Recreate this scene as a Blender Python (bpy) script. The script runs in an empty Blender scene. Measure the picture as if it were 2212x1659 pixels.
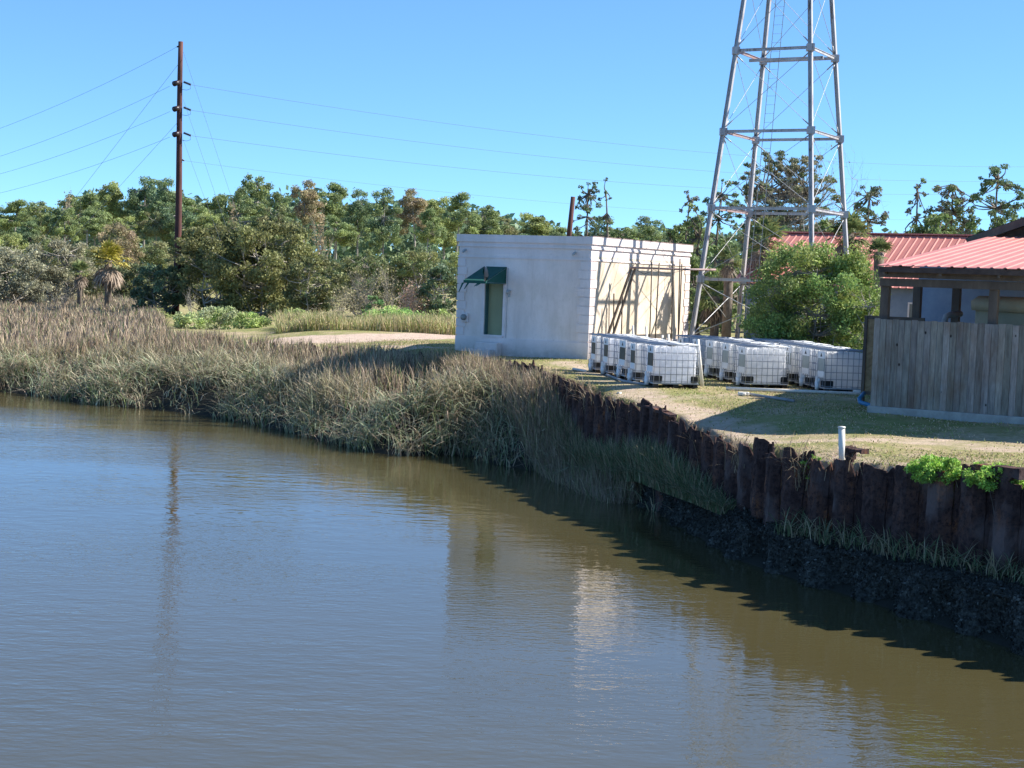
import bpy, math, random
import numpy as np
from mathutils import Vector, Matrix
S = bpy.context.scene
COL = S.collection
# ------------------------------------------------------------------ camera, sky, sun
FP = 3300.0; CX, CY = 1106.0, 829.5          # focal length and centre in units of a 2212 px wide photo
PITCH, ROLL, EYE = 4.05, 2.0, 5.0
camd = bpy.data.cameras.new('camera'); cam = bpy.data.objects.new('camera', camd); COL.objects.link(cam)
camd.sensor_width = 36; camd.lens = 36 * FP / 2212; camd.clip_end = 5000; camd.clip_start = 0.1
CR = Matrix.Rotation(math.radians(90 - PITCH), 3, 'X') @ Matrix.Rotation(math.radians(ROLL), 3, 'Z')
cam.matrix_world = Matrix.Translation((0, 0, EYE)) @ CR.to_4x4()
S.camera = cam
SUN_EL = math.radians(40); SUN_AZ = math.radians(80)      # azimuth from +Y towards +X
sdir = Vector((math.sin(SUN_AZ) * math.cos(SUN_EL), math.cos(SUN_AZ) * math.cos(SUN_EL), math.sin(SUN_EL)))
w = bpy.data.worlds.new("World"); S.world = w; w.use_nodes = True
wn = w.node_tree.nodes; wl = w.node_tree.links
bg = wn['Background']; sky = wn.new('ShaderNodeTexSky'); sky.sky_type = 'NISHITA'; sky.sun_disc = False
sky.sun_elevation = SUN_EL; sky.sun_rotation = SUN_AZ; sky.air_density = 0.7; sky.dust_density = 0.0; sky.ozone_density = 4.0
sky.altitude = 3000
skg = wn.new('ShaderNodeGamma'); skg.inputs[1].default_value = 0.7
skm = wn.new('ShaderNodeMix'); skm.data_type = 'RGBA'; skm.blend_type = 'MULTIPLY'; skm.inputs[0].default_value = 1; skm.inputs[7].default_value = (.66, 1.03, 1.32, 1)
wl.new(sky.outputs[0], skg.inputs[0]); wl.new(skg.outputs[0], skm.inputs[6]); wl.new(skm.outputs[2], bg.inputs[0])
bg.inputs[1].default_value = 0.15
sl = bpy.data.lights.new('sun', 'SUN'); sl.energy = 4.9; sl.angle = math.radians(0.5); sl.color = (1, 0.95, 0.87)
so = bpy.data.objects.new('sun', sl); COL.objects.link(so); so.rotation_euler = sdir.to_track_quat('Z', 'Y').to_euler()
S.view_settings.view_transform = 'Standard'; S.view_settings.look = 'None'
S.view_settings.exposure = 1.0; S.view_settings.gamma = 1

# ------------------------------------------------------------------ helpers
def ray(x, y):
    return CR @ Vector(((x - CX) / FP, -(y - CY) / FP, -1))
def at_z(x, y, z):
    d = ray(x, y); t = (z - EYE) / d.z; return Vector((d.x * t, d.y * t, z))
def at_d(x, y, D):
    d = ray(x, y); t = D / d.y; return Vector((d.x * t, D, EYE + d.z * t))

def tag(o, label=None, cat=None, group=None, kind=None):
    if label: o['label'] = label
    if cat: o['category'] = cat
    if group: o['group'] = group
    if kind: o['kind'] = kind
    return o
def empty(name, loc=(0, 0, 0), rz=0.0, **k):
    o = bpy.data.objects.new(name, None); COL.objects.link(o); o.location = loc; o.rotation_euler = (0, 0, rz)
    o.empty_display_size = 0.2
    return tag(o, **k)
def copy_tree(o, parent=None):
    c = o.copy(); COL.objects.link(c)
    if parent: c.parent = parent
    for ch in list(o.children): copy_tree(ch, c)
    return c

class MB:
    def __init__(s): s.v = []; s.f = []; s.smooth = []
    def add(s, vs, fs, sm=False):
        b = len(s.v); s.v.extend([tuple(v) for v in vs])
        for f in fs: s.f.append([b + i for i in f]); s.smooth.append(sm)
        return s
    def box(s, x0, x1, y0, y1, z0, z1, M=None, b=0.0):
        if b > 0:
            vs = []; b = min(b, (x1-x0)*.45, (y1-y0)*.45, (z1-z0)*.45)
            ring = [(x0+b, y0), (x1-b, y0), (x1, y0+b), (x1, y1-b), (x1-b, y1), (x0+b, y1), (x0, y1-b), (x0, y0+b)]
            cx, cy = (x0+x1)/2, (y0+y1)/2
            def ins(p): return (p[0] + (b*.7 if p[0] < cx else -b*.7), p[1] + (b*.7 if p[1] < cy else -b*.7))
            for z, i in ((z0, 1), (z0+b, 0), (z1-b, 0), (z1, 1)):
                for p in ring:
                    q = ins(p) if i else p; vs.append((q[0], q[1], z))
            fs = [[7, 6, 5, 4, 3, 2, 1, 0], [24+i for i in range(8)]]
            for k in range(3):
                for i in range(8): j = (i+1) % 8; fs.append([k*8+i, k*8+j, k*8+8+j, k*8+8+i])
        else:
            vs = [(x0,y0,z0),(x1,y0,z0),(x1,y1,z0),(x0,y1,z0),(x0,y0,z1),(x1,y0,z1),(x1,y1,z1),(x0,y1,z1)]
            fs = [[0,3,2,1],[4,5,6,7],[0,1,5,4],[1,2,6,5],[2,3,7,6],[3,0,4,7]]
        if M is not None: vs = [M @ Vector(v) for v in vs]
        return s.add(vs, fs)
    def tube(s, pts, r, n=6, cap=True, sm=True):
        pts = [Vector(p) for p in pts]; rs = r if hasattr(r, '__len__') else [r] * len(pts)
        vs = []; a = None
        for i, p in enumerate(pts):
            d = (pts[min(i+1, len(pts)-1)] - pts[max(i-1, 0)])
            if d.length < 1e-9: d = Vector((0, 0, 1))
            d.normalize()
            if a is None: a = d.orthogonal().normalized()
            a = (a - d * a.dot(d)); a = a.normalized() if a.length > 1e-6 else d.orthogonal().normalized()
            c = d.cross(a)
            for k in range(n):
                t = 2 * math.pi * k / n; vs.append(p + (a * math.cos(t) + c * math.sin(t)) * rs[i])
        fs = []
        for i in range(len(pts)-1):
            for k in range(n):
                j = (k+1) % n; fs.append([i*n+k, i*n+j, (i+1)*n+j, (i+1)*n+k])
        if cap: fs.append(list(range(n))[::-1]); fs.append([(len(pts)-1)*n+k for k in range(n)])
        return s.add(vs, fs, sm)
    def beam(s, p, q, w, h, up=Vector((0, 0, 1))):
        p = Vector(p); q = Vector(q); d = (q-p).normalized(); a = d.cross(up)
        a = a.normalized() if a.length > 1e-4 else d.orthogonal().normalized(); c = a.cross(d).normalized()
        vs = [e + a*sx*w/2 + c*sz*h/2 for e in (p, q) for sx, sz in ((-1,-1),(1,-1),(1,1),(-1,1))]
        return s.add(vs, [[0,3,2,1],[4,5,6,7],[0,1,5,4],[1,2,6,5],[2,3,7,6],[3,0,4,7]])
    def build(s, name, mat, parent=None, loc=None, tints=None):
        me = bpy.data.meshes.new(name); me.from_pydata(s.v, [], s.f); me.update()
        if tints is not None:
            at = me.color_attributes.new('tint', 'FLOAT_COLOR', 'POINT'); c = np.ones((len(s.v), 4), np.float32)
            c[:, :3] = np.asarray(tints); at.data.foreach_set('color', c.ravel())
        me.polygons.foreach_set('use_smooth', s.smooth)
        me.materials.append(mat)
        o = bpy.data.objects.new(name, me); COL.objects.link(o)
        if parent: o.parent = parent
        if loc is not None: o.location = loc
        return o

def np_mesh(name, V, F, mat, parent=None, tint=None, smooth=False, loc=None):
    """V (n,3), F (m,k) int or list of such arrays, tint (n,3)"""
    Fs = F if isinstance(F, list) else [F]
    me = bpy.data.meshes.new(name); V = np.asarray(V, dtype=np.float32)
    me.vertices.add(len(V)); me.vertices.foreach_set('co', V.ravel())
    L = np.concatenate([f.ravel() for f in Fs]).astype(np.int32)
    tot = np.concatenate([np.full(len(f), f.shape[1], np.int32) for f in Fs]); st = np.concatenate([[0], np.cumsum(tot)[:-1]]).astype(np.int32)
    me.loops.add(len(L)); me.loops.foreach_set('vertex_index', L)
    me.polygons.add(len(tot)); me.polygons.foreach_set('loop_start', st)
    me.polygons.foreach_set('use_smooth', np.full(len(tot), smooth))
    if tint is not None:
        at = me.color_attributes.new('tint', 'FLOAT_COLOR', 'POINT')
        c = np.ones((len(V), 4), np.float32); c[:, :3] = tint; at.data.foreach_set('color', c.ravel())
    me.update(calc_edges=True); me.validate()
    me.materials.append(mat)
    o = bpy.data.objects.new(name, me); COL.objects.link(o)
    if parent: o.parent = parent
    if loc is not None: o.location = loc
    return o

def vnoise(x, y, sc=1.0, seed=0):
    x = np.asarray(x, float) / sc + seed * 17.13; y = np.asarray(y, float) / sc + seed * 31.7
    xi = np.floor(x); yi = np.floor(y); fx = x - xi; fy = y - yi; fx = fx*fx*(3-2*fx); fy = fy*fy*(3-2*fy)
    def h(a, b):
        t = np.sin(a * 127.1 + b * 311.7 + seed * 74.7) * 43758.5453; return t - np.floor(t)
    return (h(xi, yi)*(1-fx)+h(xi+1, yi)*fx)*(1-fy) + (h(xi, yi+1)*(1-fx)+h(xi+1, yi+1)*fx)*fy
def fnoise(x, y, sc=1.0, seed=0):
    return (vnoise(x, y, sc, seed) * .55 + vnoise(x, y, sc*.45, seed+1) * .3 + vnoise(x, y, sc*.2, seed+2) * .15)

# ------------------------------------------------------------------ materials
def mat(name, col=(.5,.5,.5), rough=.7, metal=0.0, spec=.5):
    m = bpy.data.materials.new(name); m.use_nodes = True; b = m.node_tree.nodes['Principled BSDF']
    b.inputs['Base Color'].default_value = (*col, 1); b.inputs['Roughness'].default_value = rough
    b.inputs['Metallic'].default_value = metal; b.inputs['Specular IOR Level'].default_value = spec
    return m
def nd(m, t, **k):
    n = m.node_tree.nodes.new(t)
    for a, v in k.items(): setattr(n, a, v)
    return n
def lk(m, a, b): m.node_tree.links.new(a, b)
def bsdf(m): return m.node_tree.nodes['Principled BSDF']
def coords(m, kind='Object', scale=(1,1,1), rot=(0,0,0)):
    t = nd(m, 'ShaderNodeTexCoord'); mp = nd(m, 'ShaderNodeMapping'); mp.inputs['Scale'].default_value = scale
    mp.inputs['Rotation'].default_value = rot; lk(m, t.outputs[kind], mp.inputs[0]); return mp.outputs[0]
def geo_pos(m, scale=(1,1,1), rot=(0,0,0)):
    t = nd(m, 'ShaderNodeNewGeometry'); mp = nd(m, 'ShaderNodeMapping'); mp.inputs['Scale'].default_value = scale
    mp.inputs['Rotation'].default_value = rot; lk(m, t.outputs['Position'], mp.inputs[0]); return mp.outputs[0]
def noise(m, vec, scale, detail=5, rough=.6, out=0):
    n = nd(m, 'ShaderNodeTexNoise'); n.inputs['Scale'].default_value = scale; n.inputs['Detail'].default_value = detail
    n.inputs['Roughness'].default_value = rough; lk(m, vec, n.inputs['Vector']); return n.outputs[out]
def ramp(m, fac, stops):
    r = nd(m, 'ShaderNodeValToRGB'); e = r.color_ramp.elements
    while len(e) < len(stops): e.new(.5)
    for i, (p, c) in enumerate(stops):
        e[i].position = p; e[i].color = (*c, 1) if hasattr(c, '__len__') else (c, c, c, 1)
    lk(m, fac, r.inputs[0]); return r.outputs[0]
def mix(m, fac, a, b, mode='MIX'):
    n = nd(m, 'ShaderNodeMix', data_type='RGBA', blend_type=mode)
    for s, v in ((n.inputs[0], fac), (n.inputs[6], a), (n.inputs[7], b)):
        if isinstance(v, (int, float)): s.default_value = v
        elif isinstance(v, tuple): s.default_value = (*v, 1)
        else: lk(m, v, s)
    return n.outputs[2]
def bump(m, h, strength=.3, dist=.02):
    n = nd(m, 'ShaderNodeBump'); n.inputs['Strength'].default_value = strength; n.inputs['Distance'].default_value = dist
    lk(m, h, n.inputs['Height']); lk(m, n.outputs[0], bsdf(m).inputs['Normal']); return n
def setc(m, c): lk(m, c, bsdf(m).inputs['Base Color'])

def weathered(name, c1, c2, scale=3, rough=.7, metal=0, bstr=.15, c3=None, streak=False, bd=.01, spec=.4):
    m = mat(name, c1, rough, metal, spec); v = geo_pos(m, (1, 1, .25) if streak else (1, 1, 1))
    n1 = noise(m, v, scale, 6, .65); c = ramp(m, n1, [(.35, c1), (.65, c2)])
    if c3:
        n2 = noise(m, v, scale*3.1, 5, .7); c = mix(m, ramp(m, n2, [(.55, 0.), (.68, 1.)]), c, c3)
    setc(m, c); bump(m, noise(m, v, scale*8, 4, .6), bstr, bd); return m

M = {}
def leafmat(name, trans=.25):
    m = mat(name, (.1,.1,.05), .55, 0, .25); a = nd(m, 'ShaderNodeVertexColor'); a.layer_name = 'tint'; setc(m, a.outputs[0])
    tr = nd(m, 'ShaderNodeBsdfTranslucent'); lk(m, a.outputs[0], tr.inputs[0]); mx = nd(m, 'ShaderNodeMixShader'); mx.inputs[0].default_value = trans
    out = m.node_tree.nodes['Material Output']; lk(m, bsdf(m).outputs[0], mx.inputs[1]); lk(m, tr.outputs[0], mx.inputs[2]); lk(m, mx.outputs[0], out.inputs[0])
    return m
M['leaf'] = leafmat('leaf', .3); M['blade'] = leafmat('grass_blade', .3)
M['bark'] = weathered('bark_brown', (.13,.10,.075), (.22,.18,.14), 6, .9, bstr=.5, bd=.03)
M['bark_pale'] = weathered('bark_pale', (.27,.24,.2), (.42,.38,.33), 5, .9, bstr=.4, bd=.02)
M['bark_grey'] = weathered('bark_grey', (.2,.185,.16), (.33,.3,.27), 5, .9, bstr=.4, bd=.02)
M['stucco'] = None
def stucco(name, base, dirt, green, amt):
    m = mat(name, base, .9, 0, .2); v = geo_pos(m, (1,1,.28))
    n1 = noise(m, v, 1.1, 7, .65); c = mix(m, ramp(m, n1, [(.42, 0.), (.72, amt)]), base, dirt)
    n2 = noise(m, geo_pos(m, (1,1,1)), .55, 5, .7); c = mix(m, ramp(m, n2, [(.5, 0.), (.75, amt)]), c, green)
    ns_ = noise(m, geo_pos(m, (1,1,.12)), 3.5, 6, .7); c = mix(m, ramp(m, ns_, [(.55, 0.), (.75, amt*.8)]), c, dirt)
    n3 = noise(m, geo_pos(m), 9, 6, .75); c = mix(m, ramp(m, n3, [(.56, 0.), (.72, amt*.7)]), c, dirt)
    sx = nd(m, 'ShaderNodeSeparateXYZ'); g = nd(m, 'ShaderNodeNewGeometry'); lk(m, g.outputs['Position'], sx.inputs[0])
    mr = nd(m, 'ShaderNodeMapRange'); mr.inputs[1].default_value = 2.3; mr.inputs[2].default_value = 2.9; mr.inputs[3].default_value = 1; mr.inputs[4].default_value = 0
    lk(m, sx.outputs[2], mr.inputs[0]); mm = nd(m, 'ShaderNodeMath', operation='MULTIPLY'); lk(m, mr.outputs[0], mm.inputs[0]); lk(m, noise(m, geo_pos(m), 5, 5, .7), mm.inputs[1])
    c = mix(m, mm.outputs[0], c, (.16,.14,.09)); setc(m, c); bump(m, noise(m, geo_pos(m), 30, 4, .7), .35, .01); return m
M['stucco'] = stucco('stucco_wall', (.92,.80,.75), (.56,.46,.40), (.66,.57,.47), .6)
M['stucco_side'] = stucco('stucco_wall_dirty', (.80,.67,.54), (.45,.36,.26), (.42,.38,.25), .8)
M['trim'] = stucco('stucco_trim', (.86,.76,.74), (.52,.45,.40), (.55,.5,.42), .4)
M['door'] = weathered('door_paint', (.33,.35,.2), (.28,.3,.17), 3, .6, streak=True)
M['door_frame'] = weathered('door_jamb', (.05,.13,.13), (.07,.16,.16), 3, .6)
M['awning'] = weathered('awning_cloth', (.005,.07,.055), (.01,.1,.075), 4, .75, bstr=.3, bd=.02)
M['concrete'] = weathered('concrete', (.42,.41,.38), (.3,.29,.27), 4, .9, bstr=.3)
M['steel'] = weathered('tower_paint', (.5,.5,.51), (.36,.34,.34), 2.5, .5, .05, .1, (.2,.12,.09), True)
M['steel_red'] = weathered('tower_red_primer', (.3,.17,.15), (.35,.28,.27), 4, .6, .1, .1, (.42,.4,.4))
M['rod'] = mat('rod_steel', (.4,.4,.4), .5, .3)
M['wire'] = mat('wire_aluminium', (.11,.16,.26), .7, .0)
M['pole'] = weathered('creosote_pole', (.06,.026,.022), (.13,.05,.04), 3, .85, bstr=.5, streak=True, bd=.02)
M['guy'] = mat('guy_wire_steel', (.10,.12,.15), .6)
M['insul'] = mat('insulator_brown', (.035,.02,.02), .35)
M['red_roof'] = weathered('red_metal_roof', (.62,.235,.185), (.54,.19,.15), 1.2, .5, .1, .05)
M['shingle'] = weathered('dark_shingle', (.06,.04,.035), (.11,.075,.06), 6, .9, bstr=.4)
M['timber'] = weathered('dark_timber', (.10,.075,.06), (.17,.13,.10), 5, .85, bstr=.5, streak=True)
M['bluewall'] = weathered('blue_grey_board', (.3,.36,.45), (.2,.26,.36), 1.5, .8, bstr=.1)
M['tan'] = weathered('tan_tank', (.40,.34,.22), (.32,.27,.17), 2, .7, bstr=.1)
M['pvc'] = weathered('white_pvc', (.78,.75,.68), (.68,.63,.55), 6, .4, bstr=.05)
M['bluepipe'] = mat('blue_pipe', (.05,.22,.42), .4)
M['greypipe'] = weathered('grey_pipe', (.35,.36,.37), (.25,.25,.26), 6, .5)
M['pallet'] = weathered('steel_pallet', (.5,.52,.55), (.35,.36,.38), 5, .5, .2)
M['black'] = mat('black_plastic', (.012,.011,.01), .5)
M['plate_dark'] = weathered('dark_label_plate', (.09,.08,.055), (.12,.10,.07), 3, .6)
M['plate_grey'] = weathered('grey_label_plate', (.36,.40,.38), (.3,.34,.33), 3, .5)
M['cage'] = mat('galvanised_cage', (.30,.33,.38), .5, .2)
M['dryrod'] = weathered('rusty_thin_pipe', (.09,.07,.05), (.16,.12,.09), 8, .8)
M['glass'] = mat('meter_glass', (.2,.22,.22), .15)
M['lamp'] = mat('lamp_plastic', (.4,.42,.42), .4)
def plankmat(name, c1, c2, c3):
    m = mat(name, c1, .85, 0, .25); v = coords(m, 'Object', (1, 1, .12))
    oi = nd(m, 'ShaderNodeVertexColor'); oi.layer_name = 'tint'
    n = noise(m, v, 16, 6, .7); c = ramp(m, n, [(.3, c1), (.55, c2), (.75, c3)])
    n2 = noise(m, coords(m, 'Object', (1,1,.5)), 1.8, 4, .7); c = mix(m, ramp(m, n2, [(.45, 0.), (.7, .7)]), c, (.20,.125,.08))
    c = mix(m, 1.0, c, oi.outputs[0], 'MULTIPLY')
    vo = nd(m, 'ShaderNodeTexVoronoi'); vo.inputs['Scale'].default_value = 2.6; lk(m, coords(m, 'Object', (1.6,.3,1)), vo.inputs['Vector'])
    c = mix(m, ramp(m, vo.outputs['Distance'], [(.06, 1.), (.11, 0.)]), c, (.03,.02,.018))
    setc(m, c); bump(m, n, .5, .01); return m
M['plank'] = plankmat('weathered_planks', (.16,.14,.125), (.31,.275,.24), (.43,.38,.33))
M['plank_brown'] = weathered('brown_planks', (.26,.16,.08), (.42,.28,.15), 7, .8, bstr=.3)
def rustmat():
    m = mat('rusted_steel', (.1,.05,.04), .9, .1, .2); v = geo_pos(m, (1,1,.45))
    n = noise(m, v, 3.0, 8, .7); c = ramp(m, n, [(.3, (.035,.02,.02)), (.48, (.085,.052,.047)), (.6, (.15,.075,.055)), (.7, (.40,.15,.05))])
    n2 = noise(m, geo_pos(m), 14, 6, .75); c = mix(m, ramp(m, n2, [(.48, 0.), (.6, .8)]), c, (.025,.017,.02))
    n3 = noise(m, geo_pos(m, (1,1,.7)), 1.3, 3, .6); c = mix(m, ramp(m, n3, [(.54, 0.), (.66, .6)]), c, (.20,.155,.15))
    setc(m, c); bump(m, noise(m, v, 8, 8, .75), .9, .06); return m
M['rust'] = rustmat()
def oystermat():
    m = mat('oyster_crust', (.04,.04,.035), .75, 0, .3); v = geo_pos(m)
    n = noise(m, v, 9, 8, .8); c = ramp(m, n, [(.38, (.012,.013,.012)), (.55, (.085,.085,.072)), (.7, (.26,.25,.21))])
    setc(m, c); bump(m, noise(m, v, 22, 6, .8), 1.0, .05); return m
M['oyster'] = oystermat()
M['mud'] = weathered('mud', (.045,.042,.035), (.08,.073,.058), 2, .45, bstr=.4, bd=.04)
# ------------------------------------------------------------------ terrain
WALL = [(13.0,14.1,2.3),(10.3,18.4,2.3),(7.6,22.7,2.28),(6.55,24.4,2.18),(4.9,27,1.98),(4.15,30.2,1.95),(3.63,32,2.1),(3.07,34.5,2.19),(2.08,37.3,2.2),(1.6,39.5,2.36),(.57,43,2.45),(-.22,46,2.49),(-2.19,49.5,2.39),(-5.0,54,2.3),(-8.5,58,2.14),(-14.2,63,1.87)]
WEXT = WALL + [(-17,75,1.5),(-22,94,1.4),(-31,118,1.5),(-80,128,1.5)]
EDGE_PX = [(-900,812),(-300,832),(0,846),(100,858),(200,874),(330,884),(450,899),(560,919),(640,938),(700,955),(800,977),(870,985),(940,982),(1000,984),(1060,1000),(1180,1022),(1300,1056),(1413,1101),(1527,1170),(1595,1210),(1708,1248),(1844,1290),(1957,1326),(2066,1362),(2212,1410),(2500,1510),(3000,1720)]
EDGE = [at_z(x, y, 0) for x, y in EDGE_PX]
def seg_dist(P, pts, side=True):
    """signed distance to a polyline; positive on its left when walking it; plus arc index t"""
    P = np.asarray(P, float); best = np.full(len(P), 1e9); sg = np.ones(len(P)); tt = np.zeros(len(P))
    for i in range(len(pts)-1):
        a = np.array(pts[i][:2]); b = np.array(pts[i+1][:2]); d = b-a; L = (d**2).sum()
        t = np.clip(((P-a)@d)/L, 0, 1); q = a + t[:,None]*d; v = P-q; r = np.hypot(v[:,0], v[:,1])
        s = np.sign(d[0]*(P[:,1]-a[1]) - d[1]*(P[:,0]-a[0])); m = r < best - 1e-9
        best[m] = r[m]; sg[m] = s[m]; tt[m] = (i+t)[m]
    return best*sg, tt
CTRL = np.array([(x,y,z-.12) for x,y,z in WEXT] + [(3.4,39,2.3),(5.9,40.7,2.3),(7.9,39.6,2.3),(7.8,33.1,2.3),(10.7,31.5,2.3),(14,28,2.3),(6.5,28,2.15),(9,25,2.25),(2.3,48.5,2.45),(-1.9,50.9,2.5),(6,55,2.45),(3,62,2.45),(-6,66,2.4),(-10,72,2.2),(-14,85,2.0),(0,90,2.3),(20,70,2.4),(20,50,2.35),(-20,118,1.9),(0,140,2.2),(40,100,2.3),(60,60,2.3),(-80,200,2.),(80,200,2.),(0,400,2),(3.2,44.5,2.28),(5,46,2.3),(-3,56,2.4)])
def lawn_z(P):
    d2 = (P[:,None,0]-CTRL[None,:,0])**2 + (P[:,None,1]-CTRL[None,:,1])**2
    wgt = 1/(d2+.6)**1.5; return (wgt*CTRL[None,:,2]).sum(1)/wgt.sum(1)
def H(x, y):
    P = np.column_stack([np.ravel(x), np.ravel(y)]).astype(float)
    out = np.empty(len(P)); 
    for i in range(0, len(P), 20000):
        Q = P[i:i+20000]
        dw, tw = seg_dist(Q, WEXT)     # wall walked right -> left: land is on its right (negative)
        de, te = seg_dist(Q, EDGE)     # edge walked left -> right: land on its left (positive)
        land = -dw
        lz = lawn_z(Q) + (fnoise(Q[:,0], Q[:,1], 3, 5)-.5)*.08
        steep = np.clip((te-17)/2, 0, 1)       # oyster ledge on the right
        rise = 1.3*(1-steep) + .35*steep
        top = .75*(1-steep) + .3*steep
        mz = np.where(de < 0, np.maximum(-.8, de*.8), top*np.clip(de/rise, 0, 1)) 
        inland = np.clip((de-1.5)/12, 0, 1); mz = mz + inland*(.42 + (fnoise(Q[:,0], Q[:,1], 5, 3)-.5)*.25)*(1-steep) + np.clip(1-dw/6,0,1)*.85*(1-steep)*np.clip(de/1.6,0,1)
        wid = np.clip((tw-13.5)*4, .18, 14)
        k = np.clip((land - np.where(tw < 13.5, .16, -wid*.2))/wid, 0, 1); k = k*k*(3-2*k)
        out[i:i+20000] = mz*(1-k) + lz*k
    return out.reshape(np.shape(x))
def h1(x, y): return float(H(np.array([x]), np.array([y]))[0])

def axis(a, fine0, fine1, b, step, grow=1.12):
    c = list(np.arange(fine0, fine1, step)); s = step; v = fine0; left = []
    while v > a: s *= grow; v -= s; left.append(v)
    s = step; v = c[-1]
    while v < b: s *= grow; v += s; c.append(v)
    return np.array(left[::-1] + c)
gx = axis(-1500, -22, 15, 1500, .22, 1.1); gy = axis(-60, 19, 66, 2600, .25, 1.1)
X, Y = np.meshgrid(gx, gy); Z = H(X, Y)
V = np.column_stack([X.ravel(), Y.ravel(), Z.ravel()]); nx, ny = len(gx), len(gy)
I = (np.arange(ny-1)[:,None]*nx + np.arange(nx-1)[None,:]).ravel(); F = np.column_stack([I, I+1, I+nx+1, I+nx])
P2 = V[:, :2]; dw, tw = seg_dist(P2, WEXT); de, te = seg_dist(P2, EDGE)
def pathmask(P, pts, wdt, soft):
    d, _ = seg_dist(P, pts); d = np.abs(d); return np.clip((wdt+soft-d)/soft, 0, 1)
gp = lambda x, y, z=2.3: at_z(x, y, z)
wob = (fnoise(P2[:,0], P2[:,1], 2.2, 9)-.5)*1.6
def wp(P): return P + np.column_stack([wob, wob*.6])
sand = np.maximum.reduce([
    pathmask(wp(P2), [gp(640,719,2.4), gp(760,723,2.4), gp(900,724,2.4), gp(1000,722,2.4), gp(1100,716,2.4)], 1.2, 1.0),
    .95*pathmask(wp(P2), [gp(840,741,2.4), gp(960,752,2.4), gp(1060,762,2.4)], .25, .5),
    .68*pathmask(wp(P2), [gp(1200,790), gp(1290,806), gp(1380,838), gp(1470,865), gp(1540,885), gp(1640,905), gp(1800,925), gp(2000,935), gp(2212,955), gp(2500,980)], .4, .7),
    .35*pathmask(wp(P2), [gp(1620,860), gp(1720,890), gp(1850,905)], .5, .8),
    1.3*.5*pathmask(wp(P2), [gp(1560,1000,2.1), gp(1640,985,2.1), gp(1800,975,2.15), gp(2000,990,2.2)], .6, .8),
    .5*pathmask(wp(P2), [gp(1270,820), gp(1400,850), gp(1620,850), gp(1850,858)], .35, .5)])
landk = np.clip(-dw/.4 + .5, 0, 1) * np.clip(17.5-tw, 0, 1)
marsh = 1 - np.clip((-dw+.2)/.5, 0, 1)
wet = np.clip(1 - (de-.4)/1.5, 0, 1) * marsh
wet = np.maximum(wet, np.clip((te-16)/1.5, 0, 1) * marsh)
tint = np.column_stack([sand, marsh, wet])
m = mat('ground_cover', (.1,.1,.05), .95, 0, .15); a = nd(m, 'ShaderNodeVertexColor'); a.layer_name = 'tint'
sp = nd(m, 'ShaderNodeSeparateColor'); lk(m, a.outputs[0], sp.inputs[0]); v = geo_pos(m)
g = ramp(m, noise(m, v, .7, 8, .65), [(.36, (.19,.23,.06)), (.5, (.32,.29,.12)), (.62, (.50,.38,.25))])
g = mix(m, ramp(m, noise(m, v, 9, 6, .75), [(.42, 0.), (.68, .75)]), g, (.15,.16,.05))
g = mix(m, ramp(m, noise(m, v, 28, 3, .75), [(.5, 0.), (.75, .6)]), g, (.5,.39,.25))
sd = ramp(m, noise(m, v, 3, 8, .7), [(.3, (.44,.33,.25)), (.7, (.66,.51,.40))])
sd = mix(m, ramp(m, noise(m, v, 18, 5, .8), [(.5, 0.), (.7, .5)]), sd, (.36,.27,.2))
nb = nd(m, 'ShaderNodeMath', operation='ADD'); lk(m, sp.outputs[0], nb.inputs[0])
nn = nd(m, 'ShaderNodeMath', operation='MULTIPLY_ADD'); lk(m, noise(m, v, 2.2, 8, .75), nn.inputs[0]); nn.inputs[1].default_value = 1.5; nn.inputs[2].default_value = -.75; lk(m, nn.outputs[0], nb.inputs[1])
c = mix(m, ramp(m, nb.outputs[0], [(.34, 0.), (.85, 1.)]), g, sd)
c = mix(m, sp.outputs[1], c, ramp(m, noise(m, v, 3, 6, .7), [(.3, (.04,.033,.022)), (.7, (.085,.068,.045))]))
c = mix(m, sp.outputs[2], c, (.035,.034,.028)); setc(m, c); bump(m, noise(m, v, 26, 7, .75), .8, .05)
o = np_mesh('ground', V, F, m, tint=tint, smooth=True); tag(o, kind='structure')

# water
m = mat('creek_water', (.115,.092,.036), .035, 0, .5); b = bsdf(m); b.inputs['IOR'].default_value = 2.0
v = geo_pos(m)
setc(m, ramp(m, noise(m, v, .12, 3, .5), [(.3, (.068,.058,.024)), (.7, (.08,.068,.03))]))
def wv(sx, sy, s, det, rot=0.0):
    return noise(m, geo_pos(m, (sx, sy, 1), (0, 0, rot)), s, det, .5)
h1n = wv(.95, 1.6, 1.7, 2, .12); h2n = wv(.8, 1.9, 5.0, 3, -.18); h3n = wv(.9, 1.6, 11, 2, .3)
calm = ramp(m, noise(m, geo_pos(m, (.35, 1, 1), (0,0,.3)), .16, 3, .55), [(.40, .22), (.60, 1.)])
calm2 = ramp(m, noise(m, geo_pos(m, (.5, 1, 1), (0,0,-.2)), .09, 2, .5), [(.40, .35), (.60, 1.)])
def mul(a_, b_):
    q_ = nd(m, 'ShaderNodeMath', operation='MULTIPLY')
    for i_, v_ in enumerate((a_, b_)):
        if isinstance(v_, float): q_.inputs[i_].default_value = v_
        else: lk(m, v_, q_.inputs[i_])
    return q_.outputs[0]
def add_(a_, b_):
    q_ = nd(m, 'ShaderNodeMath', operation='ADD'); lk(m, a_, q_.inputs[0]); lk(m, b_, q_.inputs[1]); return q_.outputs[0]
hh_ = add_(add_(mul(mul(h1n, .55), calm2), mul(mul(h2n, calm), .30)), mul(mul(h3n, calm), .10))
bump(m, hh_, .32, .075)
WATER_BUMP = m
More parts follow.
